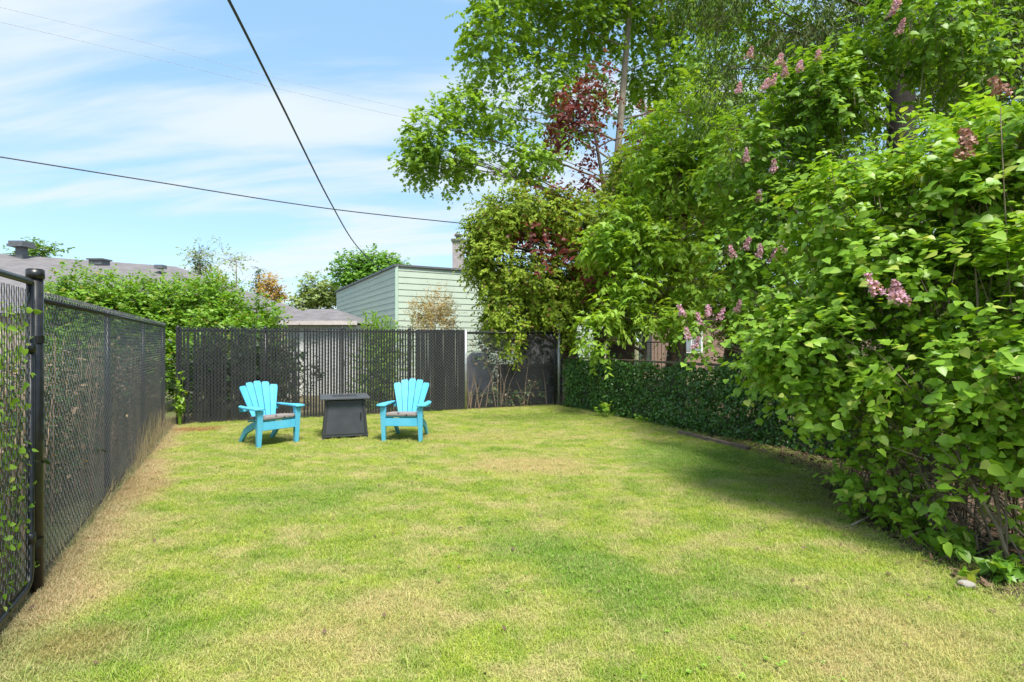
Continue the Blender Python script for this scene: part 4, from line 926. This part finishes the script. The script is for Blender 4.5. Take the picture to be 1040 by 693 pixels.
chair('aqua plastic garden chair left of the fire table, turned to the right',c1,a1)
chair('aqua plastic garden chair right of the fire table, facing forward',c2,a2)
for nm,c,a in (('grey patterned seat cushion on the left aqua chair',c1,a1),('grey patterned seat cushion on the right aqua chair',c2,a2)):
    M2=Matrix.Rotation(a,3,'Z')@Vector((0,-.155,0)); cushion(nm,(c[0]+M2.x,c[1]+M2.y,.402),a)

# ------------------------------------------------------------------ fire table
t=thing('fire_table','square charcoal metal fire table between the two aqua chairs','table',(-2.74,8.70,0),.34)
bw,tw,bh=.33,.28,.60
mb=MB(); mb.hexa([(-bw,-bw,.03),(bw,-bw,.03),(bw,bw,.03),(-bw,bw,.03)],[(-tw,-tw,bh),(tw,-tw,bh),(tw,tw,bh),(-tw,tw,bh)]); mb.build('body',M_char,t,world=False,bevel=.006)
sl=math.atan2(bw-tw,bh-.03)
mb=MB(); mb.hexa([(-bw+.035,-bw-.012+.006,.07),(bw-.035,-bw-.006,.07),(bw-.035,-bw+.02,.07),(-bw+.035,-bw+.02,.07)],[(-tw+.03,-tw-.012,.545),(tw-.03,-tw-.012,.545),(tw-.03,-tw+.01,.545),(-tw+.03,-tw+.01,.545)]); d_=mb.build('door',M_char,t,world=False,bevel=.004)
mb=MB(); mb.box((.238,-.330,.36),(.018,.03,.10)); mb.build('handle',M_black,d_,world=False,bevel=.003)
for sx in (-1,1):
    for sy in (-1,1):
        mb=MB(); mb.hexa([(sx*bw-.02,sy*bw-.02,0),(sx*bw+.02,sy*bw-.02,0),(sx*bw+.02,sy*bw+.02,0),(sx*bw-.02,sy*bw+.02,0)],[(sx*tw-.018,sy*tw-.018,bh+.01),(sx*tw+.018,sy*tw-.018,bh+.01),(sx*tw+.018,sy*tw+.018,bh+.01),(sx*tw-.018,sy*tw+.018,bh+.01)]); mb.build('leg',M_char2,t,world=False,bevel=.004)
mb=MB()
for (cx_,cy_,sx,sy) in ((0,-.282,.752,.188),(0,.282,.752,.188),(-.282,0,.188,.374),(.282,0,.188,.374)): mb.box((cx_,cy_,.632),(sx,sy,.024))
mb.build('tabletop',mat_simple('slate_table_top',(.075,.08,.088),(.055,.06,.066),rough=.4,scale=10),t,world=False,bevel=.003)
mb=MB(); mb.box((0,0,.637),(.372,.372,.02)); l_=mb.build('burner_lid',M_char2,t,world=False,bevel=.003)
mb=MB(); mb.tube([(-.05,0,.648),(-.05,0,.668),(.05,0,.668),(.05,0,.648)],.006,6); mb.build('lid_handle',M_black,l_,world=False)

# ------------------------------------------------------------------ small plants, litter, sticks
def clump_plant(name,lab,c,n,R,h,size,mat,seed,tpl=HT,wid=.9,group=None):
    t=thing(name,lab,'plant',(c[0],c[1],0),0,group); r=np.random.default_rng(seed)
    ns=max(6,n//5); s0=np.array([c[0],c[1],0])+np.stack([r.normal(size=ns)*R*.3,r.normal(size=ns)*R*.3,0*np.arange(ns)],1)
    s1=s0+np.stack([r.normal(size=ns)*R*.6,r.normal(size=ns)*R*.6,r.uniform(.4,1,ns)*h],1)
    link('stems',sticks_mesh('stems',s0,s1,.004,.002,4),mat,t)
    i=r.integers(0,ns,n); f=r.uniform(.35,1.05,n)[:,None]; P=s0[i]+(s1[i]-s0[i])*f
    link('leaves',leaf_mesh('leaves',P,r.normal(size=(n,3))+np.array([0,0,-.1]),np.array([0,0,1.])+r.normal(size=(n,3))*.35,size*(1+.3*r.uniform(-1,1,n)),wid,tpl),mat,t); return t
for i,(px,py,n,R,h,sz,lab) in enumerate([(615,424,60,.14,.30,.07,'leafy weed at the foot of the ivy hedge near the corner'),(655,430,40,.12,.2,.06,'small weed at the hedge foot left of the edging'),(682,434,40,.14,.15,.06,'low weed patch at the hedge foot'),
    (855,498,70,.16,.28,.06,'small leafy sucker at the lawn edge under the lilac'),(965,565,110,.24,.22,.08,'broad leafed plant at the bed edge under the lilac'),(1018,590,120,.24,.20,.07,'broad leafed plant at the bottom right bed edge'),(930,540,50,.16,.2,.06,'small green seedling beside the dead leaves'),
    (880,530,30,.14,.14,.06,'tiny plant near the pale fallen stick'),(1050,560,80,.25,.4,.08,'leafy plant at the right edge below the lilac'),(185,400,70,.06,1.0,.07,'bright vine at the back left fence corner')]):
    c=G(px,py) if i!=9 else np.array([-6.05,9.70,0])
    clump_plant('weed_plant' if i<9 else 'corner_vine',lab,c,n,R,h,sz,L_lilac,200+i)
# dead leaves
r=np.random.default_rng(31); n=5200
P=[];
while len(P)<n:
    y=r.uniform(2.2,12.2); x=r.uniform(1.6,6.8)
    xe=np.interp(y,[e_[1] for e_ in edge[::-1]],[e_[0] for e_ in edge[::-1]])
    if x<xe+r.normal()*.10-.03: continue
    xf=B0[0]+(B0[1]-y)*(B1[0]-B0[0])/(B0[1]-B1[1])
    if x>xf+.1: continue
    P.append((x,y,.008+abs(r.normal())*.012))
P=np.array(P); D=r.normal(size=(n,3)); D[:,2]*=.2; Nn=np.array([0,0,1.])+r.normal(size=(n,3))*.35
L_dead=mat_leaf('brown_litter',(.10,.062,.038),(.20,.13,.08),(.05,.035,.022),nscale=4,trans=.1,rough=.8)
tag(link('leaf_litter',leaf_mesh('leaf_litter',P,D,Nn,.055*(1+.4*r.uniform(-1,1,n)),.7,RH),L_dead),'brown fallen leaves and debris covering the bed soil','leaf litter',kind='stuff')
# fallen sticks
def stick(lab,pts,r0,mat=None):
    mb=MB(); mb.tube(pts,[r0*(1-.6*i/(len(pts)-1)) for i in range(len(pts))],6); return tag(mb.build('fallen_stick',mat or M_tan,smooth=True),lab,'stick')
p=G(865,538); q=G(903,528); stick('pale fallen stick lying at the lawn edge',[p+(0,0,.03),(p+q)/2+(0,0.02,.06),q+(0,0,.05)],.010,M_barkp)
p=G(940,560); stick('grey stick leaning in the bed under the lilac',[p+(0,.2,.02),p+(.3,.25,.10),p+(.7,.3,.16)],.010)
p=G(930,530); stick('thin brown stick among the dead leaves',[p+(-.3,.0,.02),p+(0,.05,.03),p+(.3,.12,.02)],.009,M_bark)
# pale stone
mb=MB(); me=None
import bmesh as _b
bm=_b.new(); _b.ops.create_icosphere(bm,subdivisions=3,radius=.036)
for v in bm.verts: v.co=Vector((v.co.x*1.4,v.co.y,v.co.z*.6))*(1+.25*noise.noise(v.co*20))
me=bpy.data.meshes.new('stone'); bm.to_mesh(me); bm.free(); o=link('stone',me,mat_simple('pale_stone',(.30,.28,.25),rough=.9)); o.location=tuple(G(981,597)+(0,0,.02)); tag(o,'small pale stone at the bed edge by the broad leafed plants','stone')
# edging board by the hedge
mb=MB(); a=G(690,441);b_=G(760,458)
dd=(b_-a)/np.linalg.norm(b_-a); nq=np.array([-dd[1],dd[0],0])*.04
mb.hexa([a-nq,b_-nq,b_+nq,a+nq],[a-nq+(0,0,.05),b_-nq+(0,0,.05),b_+nq+(0,0,.05),a+nq+(0,0,.05)]); tag(mb.build('edging_board',mat_simple('old_edging_wood',(.22,.15,.11),(.14,.1,.08),rough=.9)),'old brown edging board at the foot of the ivy hedge','edging')

# tall dry grass along the far half of the left fence
M_dry=mat_leaf('dry_grass_stalk',(.50,.40,.22),(.60,.50,.30),(.32,.36,.12),trans=.3,nscale=3)
r=np.random.default_rng(77); n=480
s=np.concatenate([2.4+(Ll-2.4)*(np.round(r.uniform(0,1,n-100)*9)/9*.6+.4*r.uniform(0,1,n-100)),r.uniform(.0,2.6,100)]); off=r.uniform(-.10,.10,n); P0=A0+udir*s[:,None]-side*off[:,None]; hh=np.where(s>2.6,r.uniform(.08,.55,n)*np.clip((s-2.2)/2.0,0.3,1),r.uniform(.08,.22,n))
P1=P0+r.normal(size=(n,3))*np.array([.06,.06,0])+np.array([0,0,1.])*hh[:,None]
tag(link('dry_grass',sticks_mesh('dry_grass',P0,P1,.0026,.001,3),M_dry),'tall dry straw coloured grass along the foot of the left fence','dry grass',kind='stuff')

# low weeds and stray fallen leaves in the lawn
def in_lawn(x,y):
    if x>np.interp(y,[e_[1] for e_ in edge[::-1]],[e_[0] for e_ in edge[::-1]])-.05: return False
    q=np.array([x,y,0])-A0; 
    if q[0]*udir[1]-q[1]*udir[0]<.05: return False
    q=np.array([x,y,0])-Lc
    return q[0]*Bn[0]+q[1]*Bn[1]<-.05
r=np.random.default_rng(91); P=[];D=[];Nn=[];S=[]
cent=[(r.uniform(-5,3),r.uniform(2,11)) for _ in range(26)]
k=0
while k<420:
    c=cent[r.integers(0,26)]; x=c[0]+r.normal()*.35; y=c[1]+r.normal()*.35
    if not in_lawn(x,y): continue
    k+=1; m_=r.integers(4,8); sz=r.uniform(.010,.022)
    for q in range(m_):
        a=2*PI*q/m_+r.uniform(-.3,.3); P.append((x,y,.012+r.uniform(0,.015))); D.append((math.cos(a),math.sin(a),.35)); Nn.append((r.normal()*.2,r.normal()*.2,1)); S.append(sz)
L_weed=mat_leaf('clover_leaf',(.20,.36,.05),(.30,.44,.07),trans=.3)
tag(link('lawn_weeds',leaf_mesh('lawn_weeds',np.array(P),np.array(D),np.array(Nn,float),np.array(S),.7,RH),L_weed),'small clover and weed leaves scattered through the lawn','weeds',kind='stuff')
P=[]
while len(P)<420:
    x,y=r.uniform(-6,3.4),r.uniform(2,11.8)
    if r.uniform()<.5: y=r.uniform(2,9); x=np.interp(y,[e_[1] for e_ in edge[::-1]],[e_[0] for e_ in edge[::-1]])-abs(r.normal())*.5
    if in_lawn(x,y): P.append((x,y,.03))
n=len(P)
tag(link('fallen_leaves',leaf_mesh('fallen_leaves',np.array(P),r.normal(size=(n,3))*np.array([1,1,.2]),np.array([0,0,1.])+r.normal(size=(n,3))*.3,.032*(1+.4*r.uniform(-1,1,n)),.6,RH),L_dead),'stray brown fallen leaves lying on the grass','fallen leaves',kind='stuff')

t=thing('wild_vine','tangled dark vine with tan stems behind the open mesh fence section','vine',tuple((Sp+Rc)/2+Bn*.2))
C=[(Sp+Bd*.45+Bn*.22+np.array([0,0,1.35]),np.array([.35,.12,.35])),(Sp+Bd*1.2+Bn*.22+np.array([0,0,1.3]),np.array([.45,.12,.35])),(Sp+Bd*1.0+Bn*.2+np.array([0,0,.25]),np.array([1.0,.10,.22])),(Sp+Bd*1.9+Bn*.25+np.array([0,0,.9]),np.array([.25,.12,.6]))]
foliage('leaves',t,C,ntw=300,k=7,L=.16,size=.05,mat=L_brown,wid=.7,gap=.1,seed=400)
rr=random.Random(12); mb=MB()
for q in range(22):
    b_=Sp+Bd*rr.uniform(.1,2.2)+Bn*rr.uniform(.08,.3); h_=rr.uniform(.5,1.6); ln=Bd*rr.uniform(-.4,.4)
    mb.tube([b_,b_+ln*.3+(0,0,h_*.5),b_+ln+(0,0,h_)],[.010,.007,.003],5)
mb.build('stems',M_tan,t)
